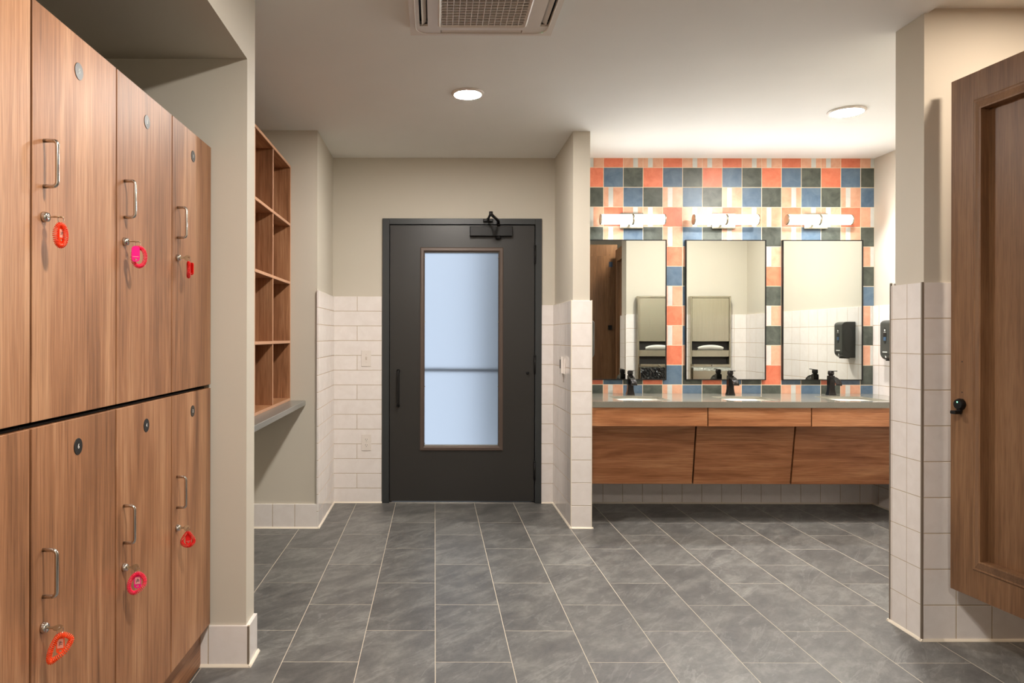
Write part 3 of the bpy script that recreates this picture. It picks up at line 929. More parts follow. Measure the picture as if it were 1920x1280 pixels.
key_fob('red coil key fob seen edge-on with its tag splayed, in the lock of locker 1', 0, True, 'coil_red',
        ell(0.000, -0.0265, 0.0150, 0.0240), AZ+math.radians(92), 40, (0.004, -0.022, 0.016, 0.042, 0.5, 0.014, True), 'coil_red', '', 1.2, rc=0.0045)
key_fob('orange coil key fob pulled into a slanted teardrop, in the lock of locker 6', 2, False, 'coil_orange',
        [(-0.002, -0.004), (0.011, -0.004), (0.0225, -0.013), (0.019, -0.026), (0.008, -0.043), (-0.008, -0.054), (-0.0185, -0.060), (-0.0215, -0.051), (-0.0185, -0.035), (-0.011, -0.017)],
        AZ, 46, (0.001, -0.025, 0.017, 0.038, 0.0, 0.0, True), 'coil_orange', '6L', 0.25)
key_fob('hot pink coil key fob leaning left, in the lock of locker 4', 1, False, 'coil_pink',
        [(0.002, -0.003), (0.0125, -0.009), (0.0195, -0.022), (0.018, -0.038), (0.004, -0.052), (-0.010, -0.056), (-0.0195, -0.047), (-0.021, -0.032), (-0.015, -0.016), (-0.007, -0.007)],
        AZ, 42, (0.001, -0.026, 0.019, 0.036, 0.0, 0.0, True), 'tag_magenta', '4L', 1.2)
key_fob('red coil key fob with a pointed top, in the lock of locker 2', 0, False, 'coil_red',
        [(0.0, -0.001), (0.009, -0.011), (0.0185, -0.026), (0.0175, -0.038), (0.008, -0.046), (-0.006, -0.046), (-0.0175, -0.038), (-0.0185, -0.026), (-0.010, -0.011)],
        AZ, 38, (0.001, -0.024, 0.019, 0.034, 0.0, 0.0, True), 'coil_red', '', 1.2)

# ================================================================ CUBBY SHELF AND LEDGE
cub = thing('cubby_shelf', 'open walnut cubby shelf in the alcove, standing on a grey ledge', 'shelf', (-0.968, 2.97, 0.857))
# local: x 0 = front, -0.31 = back; y 0..1.862; z 0..1.573
T = 0.018
D = -0.315
YL = 4.832-2.97
def board(name, x0, x1, y0, y1, z0, z1, mats, par=cub):
    m = MB().box(x0, x1, y0, y1, z0, z1, bev=0.0006)
    for f_ in m.bm.faces:
        pass
    m.slot = 1
    m.box(x1-0.0001, x1+0.0012, y0+0.0008, y1-0.0008, z0+0.0008, z1-0.0008)
    return m.build(name, mats, par)
board('side_panel', D, 0, YL-T, YL, 0, 1.573, ['wood_v', 'edge_band'])
board('side_panel', D, 0, 0, T, 0, 1.573, ['wood_v', 'edge_band'])
board('top_panel', D, 0, T, YL-T, 1.573-T, 1.573, ['wood_y', 'edge_band'])
board('bottom_panel', D, 0, T, YL-T, 0, T, ['wood_y', 'edge_band'])
shz = [0.384, 0.778, 1.167]
for z in shz: board('shelf', D, -0.001, T, YL-T, z, z+T, ['wood_y', 'edge_band'])
lev = [T]+[z+T for z in shz]; lev2 = shz+[1.573-T]
for yd in (4.322-2.97, 3.885-2.97, 3.43-2.97):
    for z0, z1 in zip(lev, lev2):
        board('divider', D, -0.004, yd-T/2, yd+T/2, z0, z1, ['wood_v', 'edge_band'])
MB().box(D-0.008, D, 0, YL, 0, 1.573).build('back_panel', 'wood_v', cub)
lg = thing('wall_ledge', 'grey laminate ledge under the cubby shelf', 'ledge', (-0.867, 3.9, 0.0))
MB().box(-0.45, 0.0, 2.945-3.9, 4.838-3.9, 0.825, 0.8565, bev=0.002).build('ledge_top', 'ledge', lg)
m = MB().box(-0.20, -0.055, 0.88, 0.925, 0.815, 0.8245).box(-0.20, -0.055, 0.921, 0.929, 0.79, 0.8245)
m.lathe([(0.005, 0), (0.005, 0.004)], (-0.09, 0.918, 0.803), (0, -1, 0), 10)
m.build('bracket', 'plastic_grey', lg)

# ================================================================ VANITY
YF = 4.855
ct = thing('vanity_countertop', 'long grey stone countertop with three sink openings below the mirrors', 'countertop', (2.2, YF, 0.811))
sinks = [(1.276, 1.632), (2.030, 2.388), (2.790, 3.148)]
SY0, SY1 = 4.955, 5.315
m = MB()
tz0, tz1 = 0.026, 0.040
xs = [1.059]+[v for s in sinks for v in s]+[3.386]
m.box(xs[0]-2.2, xs[-1]-2.2, 0.0, SY0-YF, tz0, tz1).box(xs[0]-2.2, xs[-1]-2.2, 0.0, 0.030, 0.0, tz0)
m.box(xs[0]-2.2, xs[-1]-2.2, SY1-YF, YB-0.0125-YF, tz0, tz1)
for i in (0, 2, 4, 6): m.box(xs[i]-2.2, xs[i+1]-2.2, SY0-YF, SY1-YF, tz0, tz1)
R_ = 0.035
for (a, b_) in sinks:        # rounded corners of the openings
    for (cx_, cy_, sx, sy) in ((a, SY0, 1, 1), (b_, SY0, -1, 1), (a, SY1, 1, -1), (b_, SY1, -1, -1)):
        pts = [(cx_-2.2, cy_-YF)]
        for k_ in range(6):
            an = k_/5*PI/2
            pts.append((cx_-2.2+sx*(R_-R_*math.sin(an)), cy_-YF+sy*(R_-R_*math.cos(an))))
        if sx*sy > 0: pts = [pts[0]]+pts[1:]
        m.poly_prism(pts, 2, tz0+0.001, tz1)
m.build('countertop_slab', 'counter', ct)

sl = ['white rectangular undermount sink, leftmost of the three', 'white rectangular undermount sink in the middle of the counter', 'white rectangular undermount sink nearest the right wall']
for i, (a, b_) in enumerate(sinks):
    cx_, cy_ = (a+b_)/2, (SY0+SY1)/2
    t = thing('sink', sl[i], 'sink', (cx_, cy_, 0.837), 0, 'undermount sinks')
    m = MB()
    def rr(w_, h_, r, z):
        pp = []
        for (sx, sy, a0) in ((1, 1, 0), (-1, 1, 90), (-1, -1, 180), (1, -1, 270)):
            for k_ in range(5):
                an = math.radians(a0+k_*22.5)
                pp.append(m.bm.verts.new((sx*(w_-r)+r*math.cos(an), sy*(h_-r)+r*math.sin(an), z)))
        return pp
    w2, h2 = (b_-a)/2+0.004, (SY1-SY0)/2+0.004
    rings = [rr(w2+0.025, h2+0.025, 0.05, -0.012), rr(w2+0.025, h2+0.025, 0.05, -0.0015), rr(w2, h2, 0.035, -0.0015), rr(w2-0.004, h2-0.004, 0.035, -0.05), rr(w2-0.02, h2-0.02, 0.04, -0.095),
             rr(w2-0.06, h2-0.06, 0.05, -0.11), rr(0.022, 0.022, 0.0215, -0.115), rr(0.022, 0.022, 0.0215, -0.128)]
    for A, B in zip(rings, rings[1:]):
        for k_ in range(20):
            f_ = m.bm.faces.new([A[k_], A[(k_+1) % 20], B[(k_+1) % 20], B[k_]]); f_.smooth = True
    outer = [rr(w2+0.012, h2+0.012, 0.05, -0.012), rr(w2+0.008, h2+0.008, 0.05, -0.09), rr(w2-0.04, h2-0.04, 0.06, -0.135)]
    for A, B in zip([rings[0]]+outer, outer):
        for k_ in range(20):
            m.bm.faces.new([A[k_], B[k_], B[(k_+1) % 20], A[(k_+1) % 20]])
    m.bm.faces.new(outer[-1])
    bmesh.ops.recalc_face_normals(m.bm, faces=m.bm.faces[:])
    m.build('basin', 'ceramic', t)
    MB().lathe([(0.021, 0), (0.021, 0.003), (0.012, 0.004), (0.012, 0.008), (0.004, 0.009)], (0, 0, -0.122), (0, 0, 1), 20).build('drain', 'faucet', t)

fa_l = ['black single-lever faucet, leftmost of the three', 'black single-lever faucet at the middle sink', 'black single-lever faucet nearest the right wall']
def faucet_proto(loc, label):
    t = thing('faucet', label, 'faucet', loc, 0, 'black faucets')
    m = MB()
    # flared body, rectangular in section
    def sec(z, w_, d_, yc=0.0, r=0.004):
        return [(-w_, yc-d_, z), (w_, yc-d_, z), (w_, yc+d_, z), (-w_, yc+d_, z)]
    S = [sec(0, .0295, .026), sec(0.006, .0290, .0255), sec(0.022, .0250, .0225), sec(0.05, .0215, .0205), (sec(0.09, .0200, .0200)), sec(0.135, .0195, .0200), sec(0.147, .0195, .0200)]
    rings = [[m.bm.verts.new(p) for p in s] for s in S]
    for A, B in zip(rings, rings[1:]):
        for i in range(4): m.bm.faces.new([A[i], A[(i+1) % 4], B[(i+1) % 4], B[i]])
    m.bm.faces.new(list(reversed(rings[0]))); m.bm.faces.new(rings[-1])
    es = [e for e in m.bm.edges if abs((e.verts[0].co-e.verts[1].co).z) > 0.004]
    bmesh.ops.bevel(m.bm, geom=es, offset=0.005, segments=2, affect='EDGES', profile=0.5)
    bmesh.ops.recalc_face_normals(m.bm, faces=m.bm.faces[:])
    m.build('faucet_body', 'faucet', t)
    # waterfall spout: a wide open arch curving forward and down
    m = MB()
    prof = []
    for k_ in range(9):
        a = math.radians(95-k_*17)
        prof.append((-0.010-0.060-(-0.060)*1.0-0.075*math.cos(a)*1.0, 0.098+0.040*math.sin(a)))
    arch = []
    for k_ in range(10):
        s = k_/9
        a = math.radians(100*s)
        arch.append((-0.012-0.095*math.sin(a)/math.sin(math.radians(80)) if False else -0.010-0.100*math.sin(math.radians(90*s)), 0.098+0.040*math.cos(math.radians(112*s))))
    rows = []
    for k_, (y, z) in enumerate(arch):
        s = k_/9
        hw = 0.017+0.006*s
        th = 0.010-0.004*s
        rows.append([m.bm.verts.new(p) for p in ((-hw, y, z+0.002), (-hw*0.6, y, z-0.001), (hw*0.6, y, z-0.001), (hw, y, z+0.002), (hw, y+0.003*s, z-th), (-hw, y+0.003*s, z-th))])
    for A, B in zip(rows, rows[1:]):
        for i in range(6):
            f_ = m.bm.faces.new([A[i], A[(i+1) % 6], B[(i+1) % 6], B[i]]); f_.smooth = i in (0, 1, 2)
    m.bm.faces.new(rows[0]); m.bm.faces.new(list(reversed(rows[-1])))
    bmesh.ops.recalc_face_normals(m.bm, faces=m.bm.faces[:])
    m.build('spout', 'faucet', t)
    m = MB().lathe([(0.0165, 0.147), (0.0165, 0.153)], (0, 0, 0), (0, 0, 1), 20)
    m.lathe([(0.0205, 0.153), (0.0215, 0.158), (0.0215, 0.176), (0.019, 0.180)], (0, 0, 0), (0, 0, 1), 24)
    m.box(-0.010, 0.010, -0.078, 0.020, 0.1785, 0.184, bev=0.0015, M4=Matrix.Translation((0, 0, 0.0)) @ Matrix.Rotation(math.radians(-2), 4, 'X'))
    m.build('lever', 'faucet', t)
    return t
fx = [1.477, 2.232, 2.992]
f0 = faucet_proto((fx[0], 5.435, 0.8512), fa_l[0])
# levers and spouts look turned to the right in the photograph because they reach towards the room
for i in (1, 2):
    f_ = copy_tree(f0)
    f_.location = (fx[i], 5.435, 0.8512)
    f_['label'] = fa_l[i]

# cabinets: apron front above, sloped panel set back below
segs = [(1.060, 1.847), (1.847, 2.547), (2.547, 3.385)]
cl_ = ['floating walnut vanity cabinet on the left, beside the short tiled wall', 'floating walnut vanity cabinet in the middle', 'floating walnut vanity cabinet at the right wall']
for i, (a, b_) in enumerate(segs):
    t = thing('vanity_cabinet', cl_[i], 'cabinet', (a, 4.875, 0.238), 0, 'floating vanity cabinets')
    g0 = 0.0 if i == 0 else 0.0038
    g1 = 0.0 if i == 2 else 0.0038
    w_ = b_-a
    MB().box(g0, w_-g1, -0.012, 0.007, 0.447, 0.5725, bev=0.0006).build('apron_panel', 'wood_h', t)
    g0 = 0.0 if i == 0 else 0.006
    g1 = 0.0 if i == 2 else 0.006
    m = MB()
    yb0, yb1 = 5.150-4.875, 5.075-4.875
    vs = [(g0, yb0, 0), (w_-g1, yb0, 0), (w_-g1, yb1, 0.46), (g0, yb1, 0.46)]
    A = [m.bm.verts.new(v) for v in vs]; B = [m.bm.verts.new((v[0], v[1]+0.019, v[2])) for v in vs]
    m.bm.faces.new(A); m.bm.faces.new(list(reversed(B)))
    for k_ in range(4): m.bm.faces.new([A[k_], B[k_], B[(k_+1) % 4], A[(k_+1) % 4]])
    bmesh.ops.recalc_face_normals(m.bm, faces=m.bm.faces[:])
    m.build('sloped_panel', 'wood_h', t)
    m = MB().box(0.0, w_, 0.021, 0.19, 0.4468, 0.462).box(0.003, w_-0.003, 0.30, 0.685, 0.001, 0.40).box(0.006, w_-0.006, 0.022, 0.045, 0.462, 0.570)
    m.build('cabinet_box', 'gap', t)

# mirrors
mx = [(1.166, 1.786), (1.934, 2.553), (2.680, 3.300)]
ml = ['black-framed rectangular mirror partly hidden by the short wall, leftmost of three', 'black-framed rectangular mirror in the middle of the three', 'black-framed rectangular mirror nearest the right wall']
for i, (a, b_) in enumerate(mx):
    t = thing('wall_mirror', ml[i], 'mirror', ((a+b_)/2, YB-0.0115, 0.956), 0, 'mirrors above the sinks')
    w_ = (b_-a)/2
    H = 1.080
    fw = 0.0065
    m = MB().box(-w_, -w_+fw, -0.024, 0, 0, H).box(w_-fw, w_, -0.024, 0, 0, H).box(-w_+fw, w_-fw, -0.024, 0, 0, fw).box(-w_+fw, w_-fw, -0.024, 0, H-fw, H)
    m.build('mirror_frame', 'black_metal', t)
    MB().box(-w_+fw, w_-fw, -0.019, -0.004, fw, H-fw).build('mirror_glass', 'mirror', t)

# vanity lights
vl = ['lit double-tube vanity light above the leftmost mirror', 'lit double-tube vanity light above the middle mirror', 'lit double-tube vanity light above the right mirror']
for i, x in enumerate((1.505, 2.215, 2.925)):
    t = thing('vanity_light', vl[i], 'wall light', (x, YB-0.0112, 2.182), 0, 'vanity lights above the mirrors')
    cy_ = -0.085
    MB().box(-0.090+0.012, 0.090+0.012, -0.024, 0, -0.060, 0.060, bev=0.003).build('backplate', 'steel', t)
    m = MB().box(-0.010, 0.010, cy_+0.03, -0.024, -0.018, 0.018)
    m.lathe([(0.041, -0.008), (0.041, 0.008)], (0, cy_, 0), (1, 0, 0), 28)
    m.build('clamp', 'steel', t)
    for s in (-1, 1):
        MB().lathe([(0.034, 0.238), (0.040, 0.240), (0.040, 0.247), (0.034, 0.249)], (0, cy_, 0), (s, 0, 0), 28).build('end_cap', 'steel', t)
    for s in (-1, 1):
        m = MB().lathe([(0.030, 0.009), (0.0385, 0.012), (0.0385, 0.236), (0.030, 0.239)], (0, cy_, 0), (s, 0, 0), 28)
        for f_ in m.bm.faces:                       # stronger glow put on front faces to throw light forwards and down
            nn = f_.normal
            if nn.y < -0.25 and nn.z < 0.22 and abs(nn.x) < 0.3: f_.material_index = 1
        m.build('light_tube', ['tube', 'tube_front'], t)

# soap dispensers
def soap(name_label, X, y, sgn):
    """sgn -1: hangs on a wall whose face looks to -x"""
    t = thing('soap_dispenser', name_label, 'soap dispenser', (X, y, 1.268), 0 if sgn < 0 else PI, 'black soap dispensers')
    # side outline (x out from wall negative, z)
    def prof(dx, dz):
        o = []
        w_, h_ = 0.108-dx, 0.146-dz
        r1, r2 = 0.045, 0.050
        o.append((-0.0005, -h_)); o.append((-0.0005, h_))
        for k_ in range(6):
            an = math.radians(90+k_*18)
            o.append((-w_+r1+r1*math.cos(an), h_-r1*0.62+r1*0.62*math.sin(an)))
        for k_ in range(6):
            an = math.radians(180+k_*18)
            o.append((-w_+r2+r2*math.cos(an), -h_+0.0+r2+r2*math.sin(an)))
        return o
    m = MB().poly_prism(prof(0, 0), 1, -0.060, 0.060, bev=0.006)
    b_ = m.build('housing', 'disp', t)
    n = 22
    for s in (1, -1):
        m = MB()
        vs = [m.bm.verts.new((-0.062+0.036*math.cos(2*PI*k_/n), s*0.0603, 0.0+0.10*math.sin(2*PI*k_/n))) for k_ in range(n)]
        v2 = [m.bm.verts.new((-0.062+0.033*math.cos(2*PI*k_/n), s*0.0622, 0.0+0.096*math.sin(2*PI*k_/n))) for k_ in range(n)]
        for k_ in range(n): m.bm.faces.new([vs[k_], vs[(k_+1) % n], v2[(k_+1) % n], v2[k_]])
        m.bm.faces.new(v2)
        bmesh.ops.recalc_face_normals(m.bm, faces=m.bm.faces[:])
        m.build('side_panel', 'disp', t)
    m = MB()
    def oval(m, cz, hz, hy, x0, x1, n=20):
        A = [m.bm.verts.new((x0, hy*math.cos(2*PI*k_/n), cz+hz*(math.sin(2*PI*k_/n)))) for k_ in range(n)]
        B = [m.bm.verts.new((x1, hy*math.cos(2*PI*k_/n), cz+hz*(math.sin(2*PI*k_/n)))) for k_ in range(n)]
        fs = [m.bm.faces.new(A), m.bm.faces.new(list(reversed(B)))]
        for k_ in range(n): fs.append(m.bm.faces.new([A[k_], B[k_], B[(k_+1) % n], A[(k_+1) % n]]))
        for f_ in fs: f_.material_index = m.slot
        bmesh.ops.recalc_face_normals(m.bm, faces=fs)
    oval(m, 0.032, 0.060, 0.019, -0.1075, -0.1095)
    m.slot = 1
    m.box(-0.1105, -0.1095, -0.014, 0.014, -0.004, 0.022)
    m.slot = 2
    oval(m, 0.072, 0.007, 0.007, -0.1095, -0.1105)
    m.box(-0.1105, -0.1095, -0.012, 0.012, 0.056, 0.059)
    m.build('level_window', ['black_plate', 'disp_blue', 'white_ink'], t)
    m = MB().box(-0.1095, -0.1075, -0.026, 0.026, -0.090, -0.084)
    m.box(-0.104, -0.099, -0.003, 0.003, -0.128, -0.108).box(-0.105, -0.099, -0.009, 0.009, -0.113, -0.111)
    m.build('printed_mark', 'white_ink', t)
    MB().box(-0.085, -0.030, -0.030, 0.030, -0.152, -0.143, bev=0.002).build('spout', 'black_plate', t)
soap('black soap dispenser on the tiled wall right of the sinks', 3.388, 5.245, -1)
soap('black soap dispenser on the sink side of the short wall, only a sliver showing', 1.057, 5.30, 1)

# paper towel cabinets on the stall wall, seen in the mirrors
def towel(x0, label, liner, bag):
    t = thing('towel_dispenser', label, 'towel dispenser', (x0+0.2185, 3.272, 0.35), 0, 'steel towel dispensers')
    w_, H, dp = 0.2185, 1.377, 0.075
    m = MB()
    fw = 0.018
    m.box(-w_, -w_+fw, 0.0005, dp, 0, H, bev=0.003).box(w_-fw, w_, 0.0005, dp, 0, H, bev=0.003).box(-w_+fw, w_-fw, 0.0005, dp, H-fw, H, bev=0.003)
    m.box(-w_+fw, w_-fw, 0.0005, 0.006, 0.0, H-fw)
    m.build('steel_frame', 'steel', t)
    MB().box(-w_+fw+0.001, w_-fw-0.001, 0.006, 0.012, 0.64, 0.90).build('cavity_shade', 'slot_dark', t)  # dark sheet painted for the shade inside the towel and waste openings
    MB().box(-w_+fw+0.001, w_-fw-0.001, 0.058, dp-0.004, 0.890, H-fw-0.002, bev=0.002).build('upper_door', 'steel', t)
    m = MB().box(-w_+fw+0.001, w_-fw-0.001, 0.045, dp-0.002, 0.725, 0.795, bev=0.003)
    m.build('towel_tray', 'steel', t)
    # folded towels bulging out of the slot
    m = MB()
    rows = []
    for j in range(9):
        v = j/8
        row = []
        for i in range(17):
            u = i/16*2-1
            hgt = 0.012+0.036*math.sqrt(max(0, 1-u*u*0.92))*math.sin(PI*min(1, v*1.15))**0.6
            row.append(m.bm.verts.new((u*0.135, 0.046+0.034*math.sin(PI*v)-0.004*math.sin(6*u), 0.797+v*hgt*1.9)))
        rows.append(row)
    for A, B in zip(rows, rows[1:]):
        for i in range(16):
            f_ = m.bm.faces.new([A[i], A[i+1], B[i+1], B[i]]); f_.smooth = True
    po = m.build('paper_towel', 'paper', t)
    so = po.modifiers.new('thickness', 'SOLIDIFY'); so.thickness = 0.004
    # waste bin with liner
    MB().box(-w_+fw+0.002, w_-fw-0.002, 0.010, 0.110, 0.02, 0.600, bev=0.003).build('waste_bin', 'steel', t)
    m = MB()
    rnd = random.Random(int(x0*100))
    nx_, nz_ = 34, 12
    hb = 0.20 if bag == 'bag_black' else 0.03
    G = []
    for j in range(nz_+1):
        G.append([])
        for i in range(nx_+1):
            u = i/nx_*2-1; v = j/nz_
            G[-1].append(m.bm.verts.new((u*(w_-fw-0.001), 0.1125+0.010*rnd.random(), 0.604-v*hb+0.006*rnd.random())))
    for j in range(nz_):
        for i in range(nx_):
            m.bm.faces.new([G[j][i], G[j][i+1], G[j+1][i+1], G[j+1][i]])
    back = [m.bm.verts.new((-w_+fw+0.002+k_*(2*(w_-fw)-0.004)/nx_, 0.020, 0.612)) for k_ in range(nx_+1)]
    for i in range(nx_): m.bm.faces.new([back[i], back[i+1], G[0][i+1], G[0][i]])
    bo = m.build('liner_bag', bag, t)
    so = bo.modifiers.new('thickness', 'SOLIDIFY'); so.thickness = 0.0012
    MB().lathe([(0.010, 0), (0.010, 0.010), (0.005, 0.016)], (0.0, 0.1245, 0.632), (0, 1, 0), 16).build('bin_knob', 'chrome', t)
    MB().box(-w_+fw+0.002, w_-fw-0.002, 0.10, 0.1245, 0.618, 0.645, bev=0.002).build('bin_rail', 'steel', t)
towel(2.187, 'steel towel dispenser and bin with black liner, reflected in the leftmost mirror', None, 'bag_black')
towel(2.753, 'steel towel dispenser and bin with pale liner, reflected in the middle mirror', None, 'bag_white')

# ================================================================ CEILING
def downlight(x, y, label, r=0.085, z=CEIL, mat='lens'):
    t = thing('ceiling_light', label, 'ceiling light', (x, y, z), 0, 'round ceiling lights')
    MB().lathe([(r+0.016, 0.0003), (r+0.016, 0.004), (r+0.010, 0.010), (r, 0.012)], (0, 0, 0), (0, 0, -1), 48).build('trim_ring', 'plastic_white', t)
    MB().lathe([(r, 0.0116), (r, 0.0121), (r*0.9, 0.0128)], (0, 0, 0), (0, 0, -1), 48).build('diffuser', mat, t)

downlight(0.185, 4.09, 'round ceiling light in front of the dark door', 0.077)
downlight(2.515, 4.40, 'round ceiling light in front of the sinks', 0.092)
downlight(0.185, 1.45, 'round ceiling light over the lockers, unseen, added for the lighting', 0.085)  # extra lamp outside the frame, added to light lockers and corridor
downlight(0.185, -0.75, 'round ceiling light behind the camera, unseen, added for the lighting', 0.085)  # unseen extra lamp, added to raise the light from behind
downlight(2.38, 2.50, 'round warm ceiling light inside the toilet stall', 0.085, CEIL+0.02, 'lens_stall')

# air conditioner cassette
ac = thing('air_conditioner', 'white ceiling air conditioner cassette with a square grille', 'air conditioner', (0.2035, 2.905, CEIL))
ZB = -0.036
hw, hl = 0.3135, 0.318
m = MB()
def rrect(w_, h_, r, z, n=5):
    pp = []
    for (sx, sy, a0) in ((1, 1, 0), (-1, 1, 90), (-1, -1, 180), (1, -1, 270)):
        for k_ in range(n):
            an = math.radians(a0+k_*90/(n-1))
            pp.append((sx*(w_-r)+r*math.cos(an), sy*(h_-r)+r*math.sin(an), z))
    return pp
# frame panel assembled around the openings (slots and grille)
slx = [(-0.2715, -0.2365), (0.2515, 0.2865)]      # side slots (x), y from -0.215 to 0.218
gw = 0.180
xs_ = [-hw, slx[0][0], slx[0][1], -gw, gw, slx[1][0], slx[1][1], hw]
ys_ = [-hl, -0.290, -0.262, -0.218, 0.222, 0.262, 0.290, hl]
def hole(i, j):
    xa, xb, ya, yb = xs_[i], xs_[i+1], ys_[j], ys_[j+1]
    xc, yc = (xa+xb)/2, (ya+yb)/2
    if abs(xc) < gw and abs(yc) < 0.22: return True
    if (slx[0][0] < xc < slx[0][1] or slx[1][0] < xc < slx[1][1]) and abs(yc) < 0.22: return True
    if abs(xc) < gw and 0.262 < abs(yc) < 0.290: return True
    return False
for i in range(7):
    for j in range(7):
        if not hole(i, j):
            m.box(xs_[i], xs_[i+1], ys_[j], ys_[j+1], ZB, ZB+0.010)
m.box(-hw, -hw+0.008, -hl, hl, ZB+0.008, 0).box(hw-0.008, hw, -hl, hl, ZB+0.008, 0).box(-hw, hw, hl-0.008, hl, ZB+0.008, 0).box(-hw, hw, -hl, -hl+0.008, ZB+0.008, 0)
# raised rounded centre panel outline
A = rrect(0.292, 0.297, 0.06, ZB-0.0005, 7); B = rrect(0.289, 0.294, 0.058, ZB-0.004, 7); Cc = rrect(0.2865, 0.2915, 0.056, ZB-0.0005, 7)
R3 = [[m.bm.verts.new(p) for p in rg_] for rg_ in (A, B, Cc)]
for P0, P1 in zip(R3, R3[1:]):
    for k_ in range(28): m.bm.faces.new([P0[k_], P0[(k_+1) % 28], P1[(k_+1) % 28], P1[k_]])
# chamfer ring round grille
A = rrect(gw+0.012, 0.232, 0.02, ZB-0.0004, 5); B = rrect(gw+0.006, 0.226, 0.016, ZB-0.005, 5); Cc = rrect(gw-0.004, 0.216, 0.012, ZB+0.004, 5)
R3 = [[m.bm.verts.new(p) for p in rg_] for rg_ in (A, B, Cc)]
for P0, P1 in zip(R3, R3[1:]):
    for k_ in range(20): m.bm.faces.new([P0[k_], P0[(k_+1) % 20], P1[(k_+1) % 20], P1[k_]])
bmesh.ops.recalc_face_normals(m.bm, faces=m.bm.faces[:])
m.build('cassette_panel', 'plastic_white', ac)
m = MB()
n = 14
for k_ in range(n+1):
    x = -gw+k_*2*gw/n
    m.box(x-0.0016, x+0.0016, -0.22, 0.222, ZB+0.000, ZB+0.007)
n = 18
for k_ in range(n+1):
    y = -0.22+k_*0.442/n
    m.box(-gw, gw, y-0.0016, y+0.0016, ZB+0.0005, ZB+0.009)
m.build('intake_grille', 'plastic_white', ac)
MB().box(-gw-0.01, gw+0.01, -0.23, 0.232, ZB+0.014, ZB+0.018).build('filter', 'filter', ac)
for (a, b_), s in zip(slx, (-1, 1)):
    sv = MB().box(a-0.004, b_+0.004, -0.225, 0.228, ZB+0.026, ZB+0.030).build('air_slot', 'slot_dark', ac)
    c0 = (a+b_)/2
    R4 = Matrix.Translation((c0-s*0.002, 0, ZB+0.010)) @ Matrix.Rotation(math.radians(38*s), 4, 'Y')
    MB().box(-0.012, 0.012, -0.212, 0.214, -0.0012, 0.0012, M4=R4).build('louver_flap', 'plastic_white', sv)
for s in (-1, 1):
    sv = MB().box(-gw-0.004, gw+0.004, s*0.276-0.018, s*0.276+0.018, ZB+0.026, ZB+0.030).build('air_slot', 'slot_dark', ac)
    R4 = Matrix.Translation((0, s*0.276, ZB+0.006)) @ Matrix.Rotation(math.radians(-20*s), 4, 'X')
    MB().box(-gw+0.004, gw-0.004, -0.011, 0.011, -0.0012, 0.0012, M4=R4).build('louver_flap', 'plastic_white', sv)
MB().lathe([(0.004, 0.0), (0.004, 0.002)], (0.268, 0.283, ZB), (0, 0, -1), 12).build('status_light', 'led', ac)

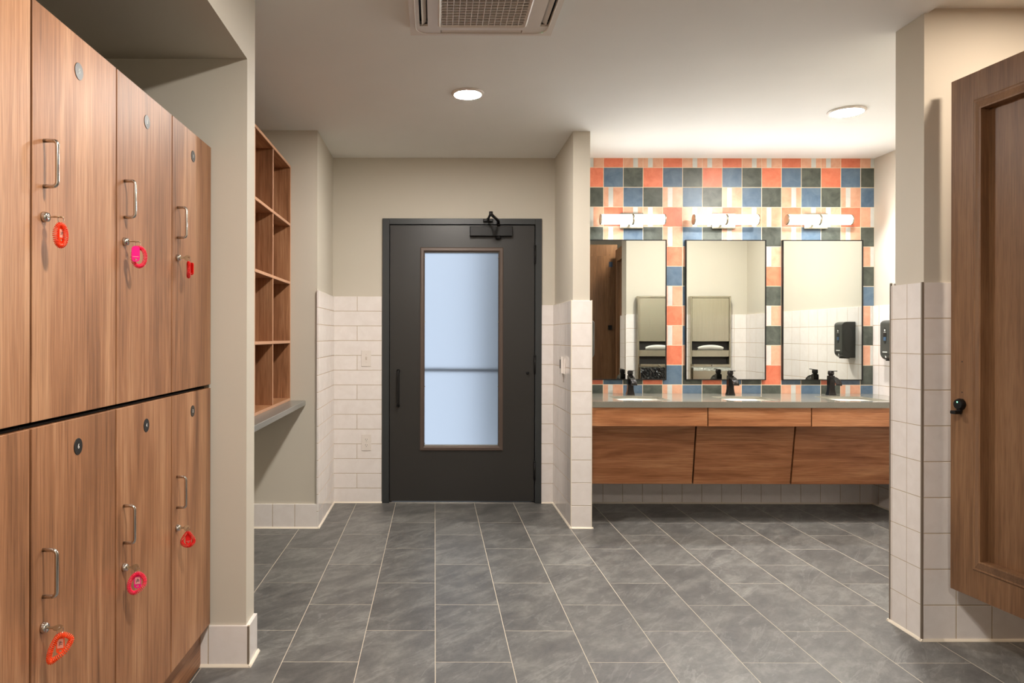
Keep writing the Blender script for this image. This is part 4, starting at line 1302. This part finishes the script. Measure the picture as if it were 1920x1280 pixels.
# ================================================================ TOILET STALL DOORS
def stall_door(label, loc, rz, width, z0, z1, latch, extras):
    """origin at the latch edge; the door runs along local -y... built along +x, front looks to local -y"""
    t = thing('stall_door', label, 'stall door', loc, rz, 'walnut stall doors')
    H = z1-z0
    th = 0.034
    st = 0.112
    # stiles, rails and recessed panel
    m = MB().box(0, st+0.03, 0, th, z0, z1, bev=0.0015).box(width-st-0.03, width, 0, th, z0, z1, bev=0.0015)
    body = m.build('stile', 'wood_door', t)
    MB().box(st+0.03, width-st-0.03, 0.0, th, z1-st-0.03, z1).box(st+0.03, width-st-0.03, 0.0, th, z0, z0+st+0.03).build('rail', 'wood_door', t)
    MB().box(st+0.02, width-st-0.02, 0.024, th-0.0005, z0+st+0.02, z1-st-0.02).build('door_panel', 'wood_door', t)
    m = MB()
    x0, x1, a0, a1 = st, width-st, z0+st, z1-st
    w_ = 0.046
    def rect(d): return [(x0+d, a0+d), (x1-d, a0+d), (x1-d, a1-d), (x0+d, a1-d)]
    rings = [[m.bm.verts.new((p[0], y, p[1])) for p in rect(d)] for d, y in ((0, 0.004), (0, -0.0012), (0.006, -0.005), (0.012, -0.004), (w_-0.006, -0.013), (w_, -0.012), (w_, 0.0245))]
    for A, B in zip(rings, rings[1:]):
        for i in range(4): m.bm.faces.new([A[i], A[(i+1) % 4], B[(i+1) % 4], B[i]])
    bmesh.ops.recalc_face_normals(m.bm, faces=m.bm.faces[:])
    m.build('panel_moulding', 'wood_door', t)
    if latch:
        m = MB().lathe([(0.023, -0.001), (0.023, 0.012), (0.020, 0.018), (0.0195, 0.019)], (0.055, 0, 1.016), (0, -1, 0), 28)
        m.box(0.040, 0.066, -0.040, -0.006, 0.976, 0.990, bev=0.003)
        m.box(0.046, 0.064, -0.016, -0.002, 0.984, 1.004, bev=0.002)
        lo = m.build('privacy_latch', 'black_metal', t)
        tag(lo, 'round black privacy latch with thumb turn')
        MB().box(0.0525, 0.0575, -0.0198, -0.0185, 1.022, 1.028).build('vacant_mark', 'led', lo)
        m = MB()
        for z in (1.190, 1.065): m.lathe([(0.003, -0.001), (0.003, 0.0006)], (0.058, 0, z), (0, -1, 0), 8)
        m.build('screw_hole', 'slot_dark', t)
    if extras:
        MB().box(0.395, 0.440, th-0.001, th+0.002, 2.16, 2.225).build('blue_label', 'blue_tape', t)
        m = MB().box(0.385, 0.430, th-0.001, th+0.026, 1.375, 1.43, bev=0.003)
        m.build('slide_bolt', 'black_metal', t)
        m = MB()
        for z in (1.33, 1.45, 1.50, 2.03, 2.26, 2.31): m.lathe([(0.004, -0.001), (0.004, 0.0006)], (0.405, th, z), (0, 1, 0), 8)
        m.build('screw_hole', 'slot_dark', t)
    return t
ang = math.atan2(-0.9948, 0.1015)          # door runs towards the camera
stall_door('walnut panelled stall door at the right edge, standing slightly ajar', (2.150, 3.0, 0), ang, 0.74, 0.246, 2.352, True, False)
# stile post and a second stall door, open across the corridor (its back shows in the leftmost mirror)
post = thing('stall_post', 'walnut post between the two stall doors, out of the picture', 'post', (2.262, 2.20, 0))
MB().box(-0.02, 0.10, -0.03, 0.03, 0.0, 2.36, bev=0.002).build('post_body', 'wood_door', post)
stall_door('walnut stall door standing open, its back reflected in the leftmost mirror', (1.785, 2.05, 0), 0, 0.50, 0.246, 2.44, False, True)
dv = thing('stall_divider', 'walnut divider panel between the stalls, out of the picture', 'divider', (2.37, 2.20, 0))
MB().box(0, 1.62, -0.015, 0.015, 0.25, 2.30, bev=0.001).build('divider_panel', 'wood_door', dv)
